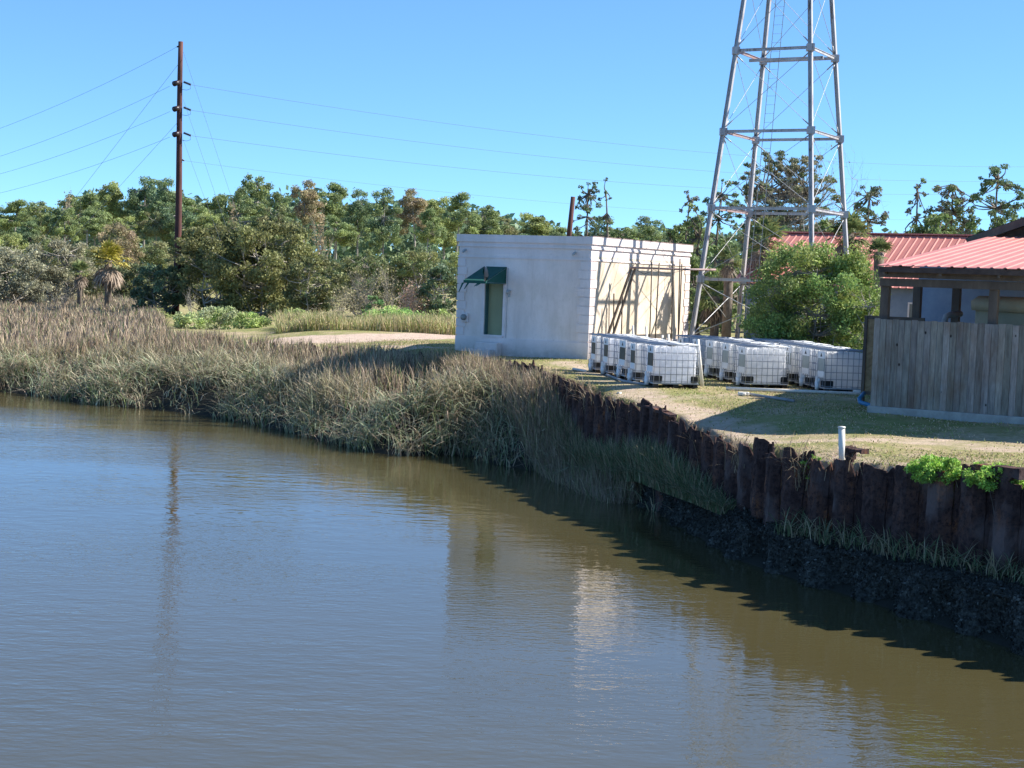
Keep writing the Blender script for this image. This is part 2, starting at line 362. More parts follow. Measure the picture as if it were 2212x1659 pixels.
mbw = MB(); mbw.add([(-1500,-200,0),(400,-200,0),(400,300,0),(-1500,300,0)], [[0,1,2,3]])
o = mbw.build('water', m); tag(o, kind='structure')

# ------------------------------------------------------------------ foliage generators
def rdir(rng, n):
    v = rng.normal(size=(n,3)); return v/np.linalg.norm(v, axis=1)[:,None]
LEAF_GAIN = 3.0
def leaf_cloud(name, C, size, tint, rng, aspect=.55, parent=None, up=0.0, M_=None):
    """one small rhombic leaf / needle tuft per centre"""
    tint = np.minimum(np.asarray(tint)*(LEAF_GAIN if M_ is None else 1)+(.022 if M_ is None else 0), .8)
    n = len(C); a = rdir(rng, n); a[:,2] = a[:,2]*(1-up)+up*.3; a /= np.linalg.norm(a, axis=1)[:,None]
    b = np.cross(a, rdir(rng, n)); b /= (np.linalg.norm(b, axis=1)[:,None]+1e-9)
    s = (np.asarray(size)*rng.uniform(.6, 1.4, n))[:,None]
    V = np.stack([C-a*s*.5, C+b*s*aspect*.5, C+a*s*.5, C-b*s*aspect*.5], 1).reshape(-1,3)
    F = np.arange(4*n).reshape(n,4); return np_mesh(name, V, F, M_ or M['leaf'], parent, np.repeat(tint, 4, 0))
def clump_points(rng, centers, radii, per, flat=.75):
    C = []; K = []
    for i, (c, r) in enumerate(zip(centers, radii)):
        k = max(4, int(per*(r**2))); d = rdir(rng, k); rad = r*(rng.uniform(.05, 1.0, k)**.5)*np.where(rng.random(k) < .2, rng.uniform(1, 1.45, k), 1.0)
        p = d*rad[:,None]; p[:,2] *= flat; C.append(p+np.array(c)); K.append(np.full(k, i))
    return np.concatenate(C), np.concatenate(K)
def curve(p, q, rng, bend=.15, n=4):
    p = np.array(p, float); q = np.array(q, float); L = np.linalg.norm(q-p); o = rng.normal(size=3)*bend*L
    o[2] = -abs(o[2])*.6
    return [p+(q-p)*t + o*math.sin(math.pi*t) for t in np.linspace(0, 1, n+1)]
def tree(name, loc, h, cw, seed, col, col2=None, crown0=.35, nclump=30, cr=.13, per=60, leaf=.3, trunk_r=.018, flat=.75,
         shape='dome', bark='bark', limbs=True, stems=1, dens=1.0, label=None, cat='tree', group=None, limb_r=.3, lean=0.0, inner=.2):
    """h height, cw crown width. trunk(s), limbs to leaf clumps, crown of leaf faces"""
    rng = np.random.default_rng(seed); root = empty(name, loc, 0, label=label, cat=cat, group=group)
    z0 = h*crown0; cen = []; rad = []
    for i in range(nclump):
        for _ in range(30):
            p = rng.uniform(-1, 1, 3)
            if shape == 'dome': ok = inner < np.hypot(np.hypot(p[0], p[1]), p[2]*(1 if p[2] > 0 else .8)) < 1
            elif shape == 'pine':
                rr = np.hypot(p[0], p[1]); t = (p[2]+1)/2; ok = rr < (.45+.75*math.sin(math.pi*min(1, .25+t*.72)))*.85 and (t > .3 or rng.random() < .35)
            elif shape == 'cone': rr = np.hypot(p[0], p[1]); ok = rr < 1-(p[2]+1)/2*.85
            else: ok = np.abs(p[2]) < .6 and np.hypot(p[0], p[1]) < 1
            if ok: break
        z = z0 + (h*.97-z0)*(p[2]+1)/2; r = cr*cw*rng.uniform(.65, 1.35)
        cen.append((p[0]*(cw/2-r*.6)+lean*z, p[1]*(cw/2-r*.6), max(z - (r*.5 if z > h*.85 else 0), .1))); rad.append(r)
    C, K = clump_points(rng, cen, rad, per*dens*(1/cr/cw)**0*1.0, flat)
    nc = len(cen); cb = rng.uniform(.72, 1.28, nc); mixv = rng.uniform(0, 1, nc) if col2 else np.zeros(nc)
    base = np.array(col)[None,:]*(1-mixv[K])[:,None] + np.array(col2 or col)[None,:]*mixv[K][:,None]
    t = base*(cb[K]*rng.uniform(.6, 1.4, len(K)))[:,None]
    mb = MB(); tr = trunk_r*h
    tops = []
    for s in range(stems):
        a = rng.uniform(0, 6.28); sp_ = 0 if stems == 1 else cw*.22
        top = (math.cos(a)*sp_+lean*h*.85, math.sin(a)*sp_, h*.86 if stems == 1 else h*.7)
        pts = curve((math.cos(a)*tr*stems*.5, math.sin(a)*tr*stems*.5, -.4), top, rng, .03 if stems == 1 else .12, 6)
        mb.tube(pts, [tr*(1-.75*i/6)/(stems**.4) for i in range(7)], 7); tops.append(pts)
    if limbs:
        for c, r in zip(cen, rad):
            pts = tops[int(rng.integers(len(tops)))]; zz = np.array([p[2] for p in pts]); want = c[2] - np.hypot(c[0], c[1])*.6
            i = int(np.clip(np.searchsorted(zz, want), 1, len(pts)-1)); st = pts[i]
            q = curve(st, c, rng, .12, 4); lr = tr*limb_r; mb.tube(q, [lr, lr*.8, lr*.6, lr*.4, lr*.2], 4, False)
            for _ in range(2):
                e = np.array(c) + rdir(rng, 1)[0]*r*.8; mb.tube([q[3], e], [lr*.3, lr*.1], 3, False)
    mb.build('trunk', M[bark], root)
    leaf_cloud('crown', C, leaf, t, rng, .6, root)
    return root
def place(proto, loc, sx, sz, rz, label, used=set()):
    o = proto if proto.name not in used else copy_tree(proto); used.add(proto.name)
    o.location = loc; o.scale = (sx, sx, sz); o.rotation_euler = (0, 0, rz); o['label'] = label
    return o
def twigs(mb, rng, p, d, L, r, depth, spread=.6, kids=3, up=.1):
    d = d/np.linalg.norm(d); q = p; pts = [p]
    for i in range(3):
        d = d + rng.normal(size=3)*.18; d[2] += up*.3; d /= np.linalg.norm(d); q = q + d*L/3; pts.append(q)
    mb.tube(pts, [r, r*.8, r*.6, r*.42], 4 if r < .05 else 6, False)
    if depth > 0:
        for k in range(kids):
            st = pts[1+int(rng.integers(3))]; nd_ = d + rng.normal(size=3)*spread; twigs(mb, rng, st, nd_, L*rng.uniform(.5, .8), r*.5, depth-1, spread, kids, up)
def bare(name, loc, h, w_, seed, bark='bark_pale', n=6, depth=3, leafn=0, leafc=(.1,.11,.05), leaf=.12, label=None, cat='shrub', group=None, r=.03, up=.25):
    rng = np.random.default_rng(seed); root = empty(name, loc, 0, label=label, cat=cat, group=group); mb = MB()
    for i in range(n):
        a = rng.uniform(0, 6.28); t = rng.uniform(.2, 1)*w_/h*.6; d = np.array([math.cos(a)*t, math.sin(a)*t, 1.])
        twigs(mb, rng, np.array([math.cos(a)*.1, math.sin(a)*.1, -.1]), d, h*.5, r*h/2.5, depth, .6, 3, up)
    A = np.array(mb.v); zt = np.percentile(A[:,2], 99.8); wx_ = np.percentile(np.abs(A[:,:2]), 98)
    A[:,2] = np.where(A[:,2] > 0, A[:,2]*h/zt, A[:,2]); A[:,:2] *= min(1.6, w_/2/wx_); mb.v = [tuple(v_) for v_ in A]
    mb.build('branches', M[bark], root)
    if leafn:
        V = A; k = rng.integers(len(V), size=leafn); C = V[k] + rng.normal(size=(leafn,3))*.15
        C = C[(C[:,2] > h*.12) & (C[:,2] < h*1.02) & (np.hypot(C[:,0], C[:,1]) < w_*.5)]; t = np.array(leafc)[None,:]*rng.uniform(.6, 1.4, len(C))[:,None]
        leaf_cloud('leaves', C, leaf, t, rng, .55, root)
    return root
def blades(name, P, length, width, bendv, tints, rng, lean=None, parent=None):
    """grass blades, P roots (n,3); 3 segments each"""
    n = len(P); a = rng.uniform(0, 2*np.pi, n); bx, by = np.cos(a), np.sin(a)
    if lean is not None: bx = bx + lean[0]; by = by + lean[1]
    nr = np.hypot(bx, by)+1e-9; bx /= nr; by /= nr
    wa = a + rng.uniform(-1, 1, n) + np.pi/2; wx, wy = np.cos(wa)*width/2, np.sin(wa)*width/2
    lv = []; L = length; B = bendv
    for t, wf in ((0, 1), (.4, .95), (.75, .7), (1.0, .06)):
        hor = L*B*t**2.0; ver = L*(t - B*.55*t**2.4)
        c = P + np.column_stack([bx*hor, by*hor, ver])
        lv.append(c - np.column_stack([wx*wf, wy*wf, 0*wx])); lv.append(c + np.column_stack([wx*wf, wy*wf, 0*wx]))
    V = np.stack(lv, 1).reshape(-1,3); b = (np.arange(n)*8)[:,None]
    F = np.concatenate([b+np.array([0,1,3,2]), b+np.array([2,3,5,4]), b+np.array([4,5,7,6])])
    return np_mesh(name, V, F, M['blade'], parent, np.repeat(tints, 8, 0))
# ------------------------------------------------------------------ white utility building
A30 = math.radians(-29.6)
bld = empty('utility_building', (-1.9, 50.9, 2.3), A30, label='small white stucco building with green awning and quoined corners beyond the creek wall', cat='building')
BW, BD, BH = 4.9, 7.9, 4.02
dx0, dx1, dz0, dz1 = 1.04, 1.74, .74, 2.62
mb = MB()
mb.box(0, dx0, 0, .3, -.4, 3.4); mb.box(dx1, BW, 0, .3, -.4, 3.4); mb.box(dx0, dx1, 0, .3, -.4, dz0); mb.box(dx0, dx1, 0, .3, dz1, 3.4)
mb.build('front_wall', M['stucco'], bld)
mb = MB(); mb.box(BW-.3, BW, .3, BD, -.4, 3.4); mb.build('side_wall', M['stucco_side'], bld)
mb = MB(); mb.box(0, .3, .3, BD, -.4, 3.4); mb.box(.3, BW-.3, BD-.3, BD, -.4, 3.4); mb.build('back_wall', M['stucco'], bld)
def band(x, z0, z1, name, mt=M['trim']):
    b = MB(); b.box(-x, BW+x, -x, .02, z0, z1); b.box(-x, .02, .02, BD+x, z0, z1); b.box(.02, BW+x, BD-.02, BD+x, z0, z1); b.box(BW-.02, BW+x, .02, BD-.02, z0, z1)
    return b.build(name, mt, bld)
# plinth broken by nothing: the sill is above it
band(.035, -.4, .66, 'plinth'); band(.03, 3.26, 3.32, 'string_course'); band(.0, 3.4, 3.62, 'frieze'); band(.045, 3.62, 3.68, 'lower_cornice'); band(.02, 3.68, 3.78, 'cornice_fascia'); band(.075, 3.78, BH, 'parapet')
mb = MB(); mb.box(.02, BW-.02, .02, BD-.02, 3.5, 3.72); mb.build('roof', M['concrete'], bld)
b = MB(); b.box(BW+.01, BW+.085, -.06, BD+.085, BH, BH+.02); b.box(.2, BW, BD-.02, BD+.085, BH, BH+.02); b.build('roof_flashing', M['steel_red'], bld)
n = 9; qh = (3.24-.68)/n
for q_ in range(3):
    mb = MB()
    for i in range(n):
        z0 = .68+i*qh+.012; z1 = .68+(i+1)*qh-.012; L = .42 if i % 2 else .34; s = .42 if not i % 2 else .34
        if q_ == 0: mb.add([(BW-L,-.03,z0),(BW+.03,-.03,z0),(BW+.03,s,z0),(BW-.001,s,z0),(BW-.001,-.001,z0),(BW-L,-.001,z0),(BW-L,-.03,z1),(BW+.03,-.03,z1),(BW+.03,s,z1),(BW-.001,s,z1),(BW-.001,-.001,z1),(BW-L,-.001,z1)], [[5,4,3,2,1,0],[6,7,8,9,10,11]]+[[k_,(k_+1)%6,6+(k_+1)%6,6+k_] for k_ in range(6)])
        elif q_ == 1: mb.box(-.03, L*.8, -.03, 0, z0, z1, b=.006)
        else: mb.box(BW, BW+.03, BD-s, BD, z0, z1)
    mb.build('quoins', M['trim'], bld)
mb = MB(); mb.box(dx0, dx0+.03, .03, .27, dz0, dz1); mb.box(dx1-.03, dx1, .03, .27, dz0, dz1); mb.box(dx0+.03, dx1-.03, .03, .27, dz1-.04, dz1); mb.build('door_frame', M['door_frame'], bld)
mb = MB(); mb.box(dx0+.035, dx1-.035, .2, .25, dz0, dz1-.045); mb.box(dx0+.13, dx1-.13, .185, .2, dz0+.2, dz0+.8); mb.box(dx0+.13, dx1-.13, .185, .2, dz0+.95, dz1-.2)
dr = mb.build('door', M['door'], bld); mb = MB(); mb.tube([(dx1-.1,.2,dz0+.9),(dx1-.1,.14,dz0+.9)], .025, 8); mb.build('handle', M['cage'], dr)
mb = MB(); mb.box(dx0-.12, dx0, -.018, 0, dz0-.04, dz1+.3); mb.box(dx1, dx1+.1, -.018, 0, dz0-.04, dz1+.3); mb.box(dx0, dx1, -.018, 0, dz1, dz1+.3); mb.box(dx0-.05,dx1+.05,-.06,.2,dz0-.07,dz0-.002); mb.build('door_surround', M['trim'], bld)
for x0_, x1_, y0_, y1_, z_ in ((dx0-.1, dx1+.05, -.38, -.036, .5), (dx0-.15, dx1-.05, -.66, -.382, .28)):
    mb = MB(); mb.box(x0_, x1_, y0_, y1_, -.3, z_, b=.02); mb.build('step', M['trim'], bld)
# awning, torn along its diagonal
ax0, ax1, atop, abot, ap = 1.0, 1.84, 2.98, 2.42, 1.3
aw = MB(); P = lambda a, b_: Vector((ax0+(ax1-ax0)*a, -ap*b_, atop+(abot+.08-atop)*b_))
def sheet(pts, th=.012):
    nrm = (Vector(pts[1])-Vector(pts[0])).cross(Vector(pts[2])-Vector(pts[0])).normalized()*th
    k = len(pts); vs = [Vector(p) for p in pts]+[Vector(p)+nrm for p in pts]
    aw.add(vs, [list(range(k))[::-1], [k+i for i in range(k)]]+[[i,(i+1)%k,k+(i+1)%k,k+i] for i in range(k)])
sheet([P(.07,0), P(1,0), P(1,.95), P(.75,.62), P(.4,.28)]); sheet([P(0,.06), P(.3,.42), P(.55,.62), P(.9,1), P(0,1)])
sheet([(ax0,0,atop),(ax0,0,abot+.1),(ax0,-ap*.5,abot+.15),(ax0,-ap,abot+.08)]); sheet([(ax1,0,atop),(ax1,0,abot),(ax1,-ap,abot),(ax1,-ap,abot+.08)])
sheet([(ax0,-ap,abot+.08),(ax0,-ap,abot),(ax1,-ap,abot),(ax1,-ap,abot+.08)])
awo = aw.build('awning', M['awning'], bld)
mb = MB()
for a in (ax0+.01, ax1-.01):
    mb.tube([(a,-.02,atop-.03),(a,-ap+.02,abot+.07)], .012, 6); mb.tube([(a,-.02,abot+.02),(a,-ap+.02,abot+.04)], .012, 6)
mb.tube([(ax0,-ap+.02,abot+.05),(ax1,-ap+.02,abot+.05)], .012, 6); mb.build('awning_frame', M['cage'], awo)
rr = random.Random(3)
for x, l in ((ax0+.18,.2),(ax0+.55,.1),(ax0+.62,.09),(ax0-.02,.3)):
    mb = MB(); x1 = x-.12; mb.add([(x-.04,-ap,abot+.01),(x+.03,-ap,abot),(x1+.0,-ap-.03,abot-l),(x1-.03,-ap-.02,abot-l)], [[0,1,2,3]]); mb.add([(x-.04,-ap+.01,abot+.01),(x+.03,-ap+.01,abot),(x1+.0,-ap-.02,abot-l),(x1-.03,-ap-.01,abot-l)], [[3,2,1,0]]); mb.build('torn_strip', M['awning'], awo)
mb = MB(); mb.box(.2,.45,-.1,-.0,1.12,1.42, b=.02); me = mb.build('meter_box', M['trim'], bld)
mb = MB(); mb.tube([(.33,-.1,1.28),(.33,-.18,1.28),(.33,-.2,1.28)], [.1,.1,.07], 14); mb.build('meter_dial', M['glass'], me)
mb = MB(); mb.tube([(1.98,-.02,2.2),(1.98,-.12,2.2)], .05, 8); mb.tube([(1.98,-.12,2.2),(1.98,-.17,2.12)], [.06,.035], 8); mb.box(1.95,2.01,-.04,0,2.0,2.12); mb.build('wall_lamp', M['lamp'], bld)
for x in (.25, 4.35):
    mb = MB(); mb.tube([(x,-.02,3.5),(x,-.1,3.48)], .04, 8); mb.tube([(x,-.1,3.48),(x-.04,-.15,3.42)], [.05,.03], 8); mb.build('floodlight', M['lamp'], bld)
mb = MB(); mb.tube([(1.9,-.02,2.95),(1.9,-.02,.4)], .008, 5); mb.build('conduit', M['lamp'], bld)

# ------------------------------------------------------------------ water tower
tw_c = Vector((8.84, 52.15, 0)); u = Vector((math.cos(A30), math.sin(A30), 0)); vv = Vector((-math.sin(A30), math.cos(A30), 0))
def half(z): return (3.47 - .17*(z-7.5))/2
def leg_pt(sx, sy, z): hh = half(z); return tw_c + u*sx*hh + vv*sy*hh + Vector((0,0,z))
tz0 = 3.05; LV = [5.12, 7.5, 10.05, 12.75, 15.4, 18.1]
twr = empty('water_tower', tw_c + Vector((0,0,2.3)), 0, label='four legged pale grey steel tower frame with thin cross bracing rising out of view', cat='tower')
def W(b, name, mt, par=None):
    b.v = [tuple(Vector(v) - tw_c - Vector((0,0,2.3))) for v in b.v]; return b.build(name, mt, par or twr)
corners = [(-1,-1),(1,-1),(1,1),(-1,1)]
for sx, sy in corners:
    b = MB(); p = leg_pt(sx, sy, tz0); q = leg_pt(sx, sy, 18.6); ax = (q-p).normalized()
    # two channels back to back: web box + flanges
    def off(a, c): return u*a*sx + vv*c*sy
    b.beam(p, q, .06, .12, up=u)
    for o_ in (-.055, .055): b.beam(p+u*o_, q+u*o_, .14, .02, up=u)
    lg = W(b, 'leg', M['steel'])
    b = MB(); b.box(p.x-.2, p.x+.2, p.y-.2, p.y+.2, tz0-.05, tz0+.02); W(b, 'base_plate', M['steel'], lg)
    b = MB(); g = h1(p.x, p.y); b.box(p.x-.3, p.x+.3, p.y-.3, p.y+.3, g-.3, tz0-.05, b=.03); W(b, 'footing', M['concrete'], lg)
for i, z in enumerate(LV[:-1]):
    for k in range(4):
        a, c = corners[k], corners[(k+1) % 4]; b = MB(); p = leg_pt(*a, z); q = leg_pt(*c, z)
        b.beam(p, q, .04, .09); b.beam(p+Vector((0,0,.045)), q+Vector((0,0,.045)), .085, .012)
        W(b, 'girt', M['steel_red'] if (k == 3) else M['steel'])
        b = MB()
        for pt in (p,): b.box(pt.x-.12, pt.x+.12, pt.y-.12, pt.y+.12, z-.12, z+.12)
        W(b, 'gusset', M['steel'])
b = MB(); p = (leg_pt(-1,-1,12.6)+leg_pt(-1,1,12.6))/2; q = (leg_pt(1,-1,12.6)+leg_pt(1,1,12.6))/2; b.beam(p, q, .06, .1); W(b, 'cross_beam', M['steel'])
zz = [tz0+.05]+LV
for i in range(len(zz)-1):
    for k in range(4):
        a, c = corners[k], corners[(k+1) % 4]
        for e, f in ((a, c), (c, a)):
            if i == 0 and k == 0 and e == c: pass
            p = leg_pt(*e, zz[i]+.12); q = leg_pt(*f, zz[i+1]-.12); b = MB(); b.tube([p, q], .0085 if i else .016, 5, False)
            for t in (.06, .94):
                m_ = p.lerp(q, t); d = (q-p).normalized()*.16; b.tube([m_-d, m_+d], .022, 5)
            W(b, 'brace_rod', M['rod'])
b = MB()
for o_ in (-.16, .16):
    b.beam(leg_pt(-1,1,tz0+.8)+u*(.45+o_)-vv*.1, leg_pt(-1,1,18)+u*(.45+o_)-vv*.1, .016, .016)
z = tz0+1
while z < 18: b.tube([leg_pt(-1,1,z)+u*.29-vv*.1, leg_pt(-1,1,z)+u*.61-vv*.1], .006, 4); z += .3
W(b, 'ladder', M['rod'])

# ------------------------------------------------------------------ caged liquid tanks
def make_ibc(dark, label, loc):
    g = 'caged white liquid tanks on pallets'
    root = empty('liquid_tank', loc, math.radians(11.5), label=label, cat='tank', group=g)
    b = MB(); b.box(-.6,.6,-.5,.5,.09,.125); b.build('deck', M['pallet'], root); b = MB()
    for x in (-.52, 0, .52):
        b.box(x-.07, x+.07, -.49, .49, 0, .025)
        for y in (-.42, 0, .42): b.box(x-.06, x+.06, y-.06, y+.06, .025, .09)
    b.build('pallet', M['black'], root)
    # bottle with soft corners and pillowed faces
    vs = []; fs = []; nu, nw = 40, 12; rng = np.random.default_rng(5)
    for j in range(nw+1):
        z = .13+.93*j/nw
        for i in range(nu):
            t = 2*math.pi*i/nu; c, s = math.cos(t), math.sin(t); e = .22
            x = math.copysign(abs(c)**e, c)*.565; y = math.copysign(abs(s)**e, s)*.465
            k = 1-.03*(1 if j in (0, nw) else 0) - (.02*abs(math.sin(j*1.7+i*.9)))
            vs.append((x*k, y*k, z + (.03*math.sin(i*2.3)*math.sin(i*1.1) if j == nw else 0)))
    for j in range(nw):
        for i in range(nu): i2 = (i+1) % nu; fs.append([j*nu+i, j*nu+i2, (j+1)*nu+i2, (j+1)*nu+i])
    vs.append((0,0,1.08)); 
    for i in range(nu): fs.append([nw*nu+i, nw*nu+(i+1)%nu, len(vs)-1])
    b = MB(); b.add(vs, fs, False); b.build('bottle', M['ibc'], root)
    b = MB(); b.tube([(0,0,1.05),(0,0,1.1)], .11, 16); b.build('lid', M['black'] if dark else M['ibc'], root)
    b = MB(); r = .0085
    zs = [.16,.35,.54,.73,.92,1.13]
    for z in zs:
        rr_ = .014 if z > 1.1 else r
        b.tube([(-.595,-.495,z),(.595,-.495,z),(.595,.495,z),(-.595,.495,z),(-.595,-.495,z)], rr_, 5)
    for i in range(9):
        x = -.595+1.19*i/8
        for y in (-.502, .502): b.tube([(x,y,.125),(x,y,1.13)], r, 5)
    for i in range(1, 7):
        y = -.495+.99*i/7
        for x in (-.602, .602): b.tube([(x,y,.125),(x,y,1.13)], r, 5)
    for y in (-.34, -.17, 0, .17, .34): b.tube([(-.595,y,1.145),(.595,y,1.145)], .014, 5)
    for x in (-.3, 0, .3): b.tube([(x,-.495,1.155),(x,.495,1.155)], .012, 5)
    b.build('cage', M['cage'], root)
    pm = M['plate_dark'] if dark else M['plate_grey']
    b = MB(); b.box(-.625,-.612,-.46,-.02,.56,.9); lp = b.build('label_plate', pm, root)
    for z0_, z1_ in ((.905,1.09),(.4,.555)):
        b = MB(); b.box(-.628,-.6125,-.47,.0,z0_,z1_); b.build('white_sign', M['paper'], root)
    # black hazard-like mark printed on the white sign
    b = MB(); b.add([(-.6295,-.30,.95),(-.6295,-.16,.95),(-.6295,-.23,1.06)], [[0,1,2],[2,1,0]]); b.build('printed_mark', M['black'], root)
    b = MB(); b.tube([(-.56,-.1,.3),(-.66,-.1,.3)], .06, 10); b.box(-.7,-.655,-.15,-.05,.22,.4,b=.01); b.tube([(-.655,-.1,.25),(-.66,-.1,.04)], [.07,.05], 8); b.build('valve', M['paper'], root)
    for x0, x1 in ((-.59,-.36),(.40,.59)):
        b = MB(); b.box(x0, x1, -.485, -.40, .13, .31, b=.02); b.build('void_shade', M['black'], root)  # black boxes stand in for the shade in the open bottom corners
    for y0_, y1_ in ((-.38,-.17),(.1,.4)):
        b = MB(); b.box(-.59,-.5,y0_,y1_,.13,.3, b=.02); b.build('void_shade', M['black'], root)  # dark voids of the valve side, also put in as black boxes
    return root
m = mat('milky_plastic', (.9,.92,.95), .35, 0, .4); v = coords(m); nz = noise(m, v, 3.2, 5, .65); cc = ramp(m, nz, [(.3, (.80,.83,.9)), (.6, (.95,.96,.98))])
oi_ = nd(m, 'ShaderNodeObjectInfo'); cc = mix(m, ramp(m, oi_.outputs['Random'], [(.0, .0), (1., .35)]), cc, (.78,.77,.70))
setc(m, cc); bump(m, noise(m, coords(m, 'Object', (2,2,.7)), 3.5, 4, .6), .8, .08)
tr_ = nd(m, 'ShaderNodeBsdfTranslucent'); lk(m, cc, tr_.inputs[0]); mx_ = nd(m, 'ShaderNodeMixShader'); mx_.inputs[0].default_value = .6
lk(m, bsdf(m).outputs[0], mx_.inputs[1]); lk(m, tr_.outputs[0], mx_.inputs[2]); lk(m, mx_.outputs[0], m.node_tree.nodes['Material Output'].inputs[0]); M['ibc'] = m
M['paper'] = mat('white_plate', (.82,.82,.82), .5)
e_ = Vector((math.cos(math.radians(11.5)), math.sin(math.radians(11.5)), 0)); f_ = Vector((-e_.y, e_.x, 0))
ordn = ['front', 'second', 'third', 'fourth', 'rearmost']; protos = {}
rowt = [('in the left row, black label plate facing the creek', 1409, 838, 1.40, True), ('in the middle row, grey plate, between left row and right row', 1610, 836, 1.32, False), ('in the right row nearest the plank fence, grey plate', 1785, 847, 1.25, False)]
for ri, (txt, px, py, stp, dk) in enumerate(rowt):
    P0 = at_z(px, py, 2.3)
    for k in range(5):
        c = P0 + e_*.6 + f_*(.5 + stp*k) + e_*random.Random(ri*7+k).uniform(-.03,.03); z = h1(c.x, c.y)+.01
        lab = '%s caged white tank %s' % (ordn[k], txt)
        if dk not in protos: protos[dk] = make_ibc(dk, lab, (c.x, c.y, z)); protos[dk].scale = (1, 1, .955); continue
        o = copy_tree(protos[dk]); o.location = (c.x, c.y, z); o['label'] = lab; o.rotation_euler = (random.Random(ri*9+k).uniform(-.012,.012), random.Random(ri*5+k).uniform(-.012,.012), math.radians(11.5)+random.Random(ri*9+k).uniform(-.06,.06))

def pipe(name, pts, r, mt, label, cat='pipe', n=8, group=None):
    b = MB(); o0 = Vector(pts[0]); b.tube([Vector(p)-o0 for p in pts], r, n); return tag(b.build(name, mt, None, o0), label, cat, group)
gz = lambda x, y, z=2.3, dz=.04: (lambda p: Vector((p.x, p.y, h1(p.x, p.y)+dz)))(at_z(x, y, z))
p = gz(1517, 838); q = Vector(at_d(1507, 733, p.y+.05)); pipe('white_pipe', [p, q], .045, M['pvc'], 'white pipe standing upright at the corner of the left front tank')
pipe('white_pipe', [gz(1568,840), gz(1860,852)], .045, M['pvc'], 'long white pipe lying on grass in front of the middle and right tanks')
pipe('grey_pipe', [gz(1603,848), gz(1716,861)], .035, M['greypipe'], 'short grey pipe lying on grass in front of the long white pipe')
b = MB(); c = gz(1606,850,2.3,.03); b.box(-.14,.14,-.05,.05,-.02,.07,b=.02); b.box(-.05,.05,-.1,.1,-.02,.05,b=.02); tag(b.build('pipe_fitting', M['pvc'], None, c), 'white pipe fitting on grass at the end of the short grey pipe', 'fitting')
b = MB(); c = gz(1851,851,2.3,.03); b.box(-.1,.1,-.06,.06,-.02,.09,b=.02); b.box(-.02,.16,-.03,.03,-.02,.05,b=.01); tag(b.build('pipe_offcut', M['pvc'], None, c), 'white pipe offcut on the ground by the blue pipe at the fence end', 'fitting')
pipe('white_pipe', [gz(1238,800), gz(1266,804)], .04, M['pvc'], 'short white pipe on the ground at the left end of the tanks')
pipe('grey_pipe', [gz(1310,812), gz(1345,824), gz(1394,834)], .035, M['greypipe'], 'grey pipe on the ground along the foot of the left tank row')
p = at_d(1339,872,37.9); pipe('marker_stub', [p-Vector((0,0,.4)), at_d(1338,847,37.9)], .055, M['pvc'], 'short white capped pipe standing just behind the rusty wall', 'marker post')
mk = MB(); p = at_d(1821,994,26.7); t_ = at_d(1818,925,26.7); hgt = t_.z-p.z
b = MB(); b.tube([(0,0,-.3),(t_.x-p.x,0,hgt)], .058, 12); root = b.build('marker_post', M['pvc'], None, p); tag(root, 'taller capped white post standing on the grass behind the rusty wall, near the green shrub', 'marker post')
b = MB(); b.tube([(t_.x-p.x,0,hgt),(t_.x-p.x,0,hgt+.03)], .066, 12); b.build('cap', M['pvc'], root)

# pipe rack standing between tanks and building
rk = empty('pipe_rack', at_z(1363, 760, 2.4), 0, label='rack of thin dark upright pipes under one horizontal rail beside the white building', cat='rack')
def RB(b, name, mt, par=None): o0 = rk.location; b.v = [tuple(Vector(v_)-o0) for v_ in b.v]; return b.build(name, mt, par or rk)
b = MB(); b.tube([at_d(1361,578,49.8), at_d(1480,582,50.2), at_d(1546,583,50.6)], [.035,.035,.04], 6); RB(b, 'rail', M['steel_red'])
b = MB(); b.tube([at_d(1376,584,49.7), at_d(1392,592,49.7), at_d(1412,583,49.7), at_d(1440,591,49.8), at_d(1475,585,49.9)], .012, 4); RB(b, 'cable', M['dryrod'])
for i, (x0, y0, x1) in enumerate([(1326,634,1325),(1345,640,1343),(1408,566,1403),(1424,568,1415),(1454,569,1450),(1469,559,1466),(1473,570,1464),(1291,702,1290)]):
    p = at_d(x0, y0, 49.6+.1*(i % 3)); q = at_z(x1, 762, 2.4); q.y = p.y; q.x = at_d(x1, 740, p.y).x; q.z = 2.3
    b = MB(); b.tube([p, p.lerp(q, .5)+Vector((.01*(-1)**i,0,0)), q], .022, 5); RB(b, 'upright', M['dryrod'])
for i, (xa, xb) in enumerate([(1364,1294),(1372,1306)]):
    p = at_d(xa, 579, 49.9); q = at_d(xb, 752, 48.6); q.z = 2.35; b = MB(); b.beam(p, q, .07, .05); RB(b, 'leaning_board', M['dryrod'])
for x0, y0, x1 in ((1367,703,1372),(1396,705,1400),(1431,724,1432),(1444,722,1446)):
    p = at_d(x0, y0, 48.2); q = at_d(x1, 745, 48.0); q.z = 2.35; pipe('white_stake', [q, p], .035, M['pvc'], {1367:'leftmost',1396:'second from left',1431:'third from left',1444:'rightmost'}[x0]+' of four white stakes showing above the tanks before the building', 'stake', group='white stakes behind the tanks')

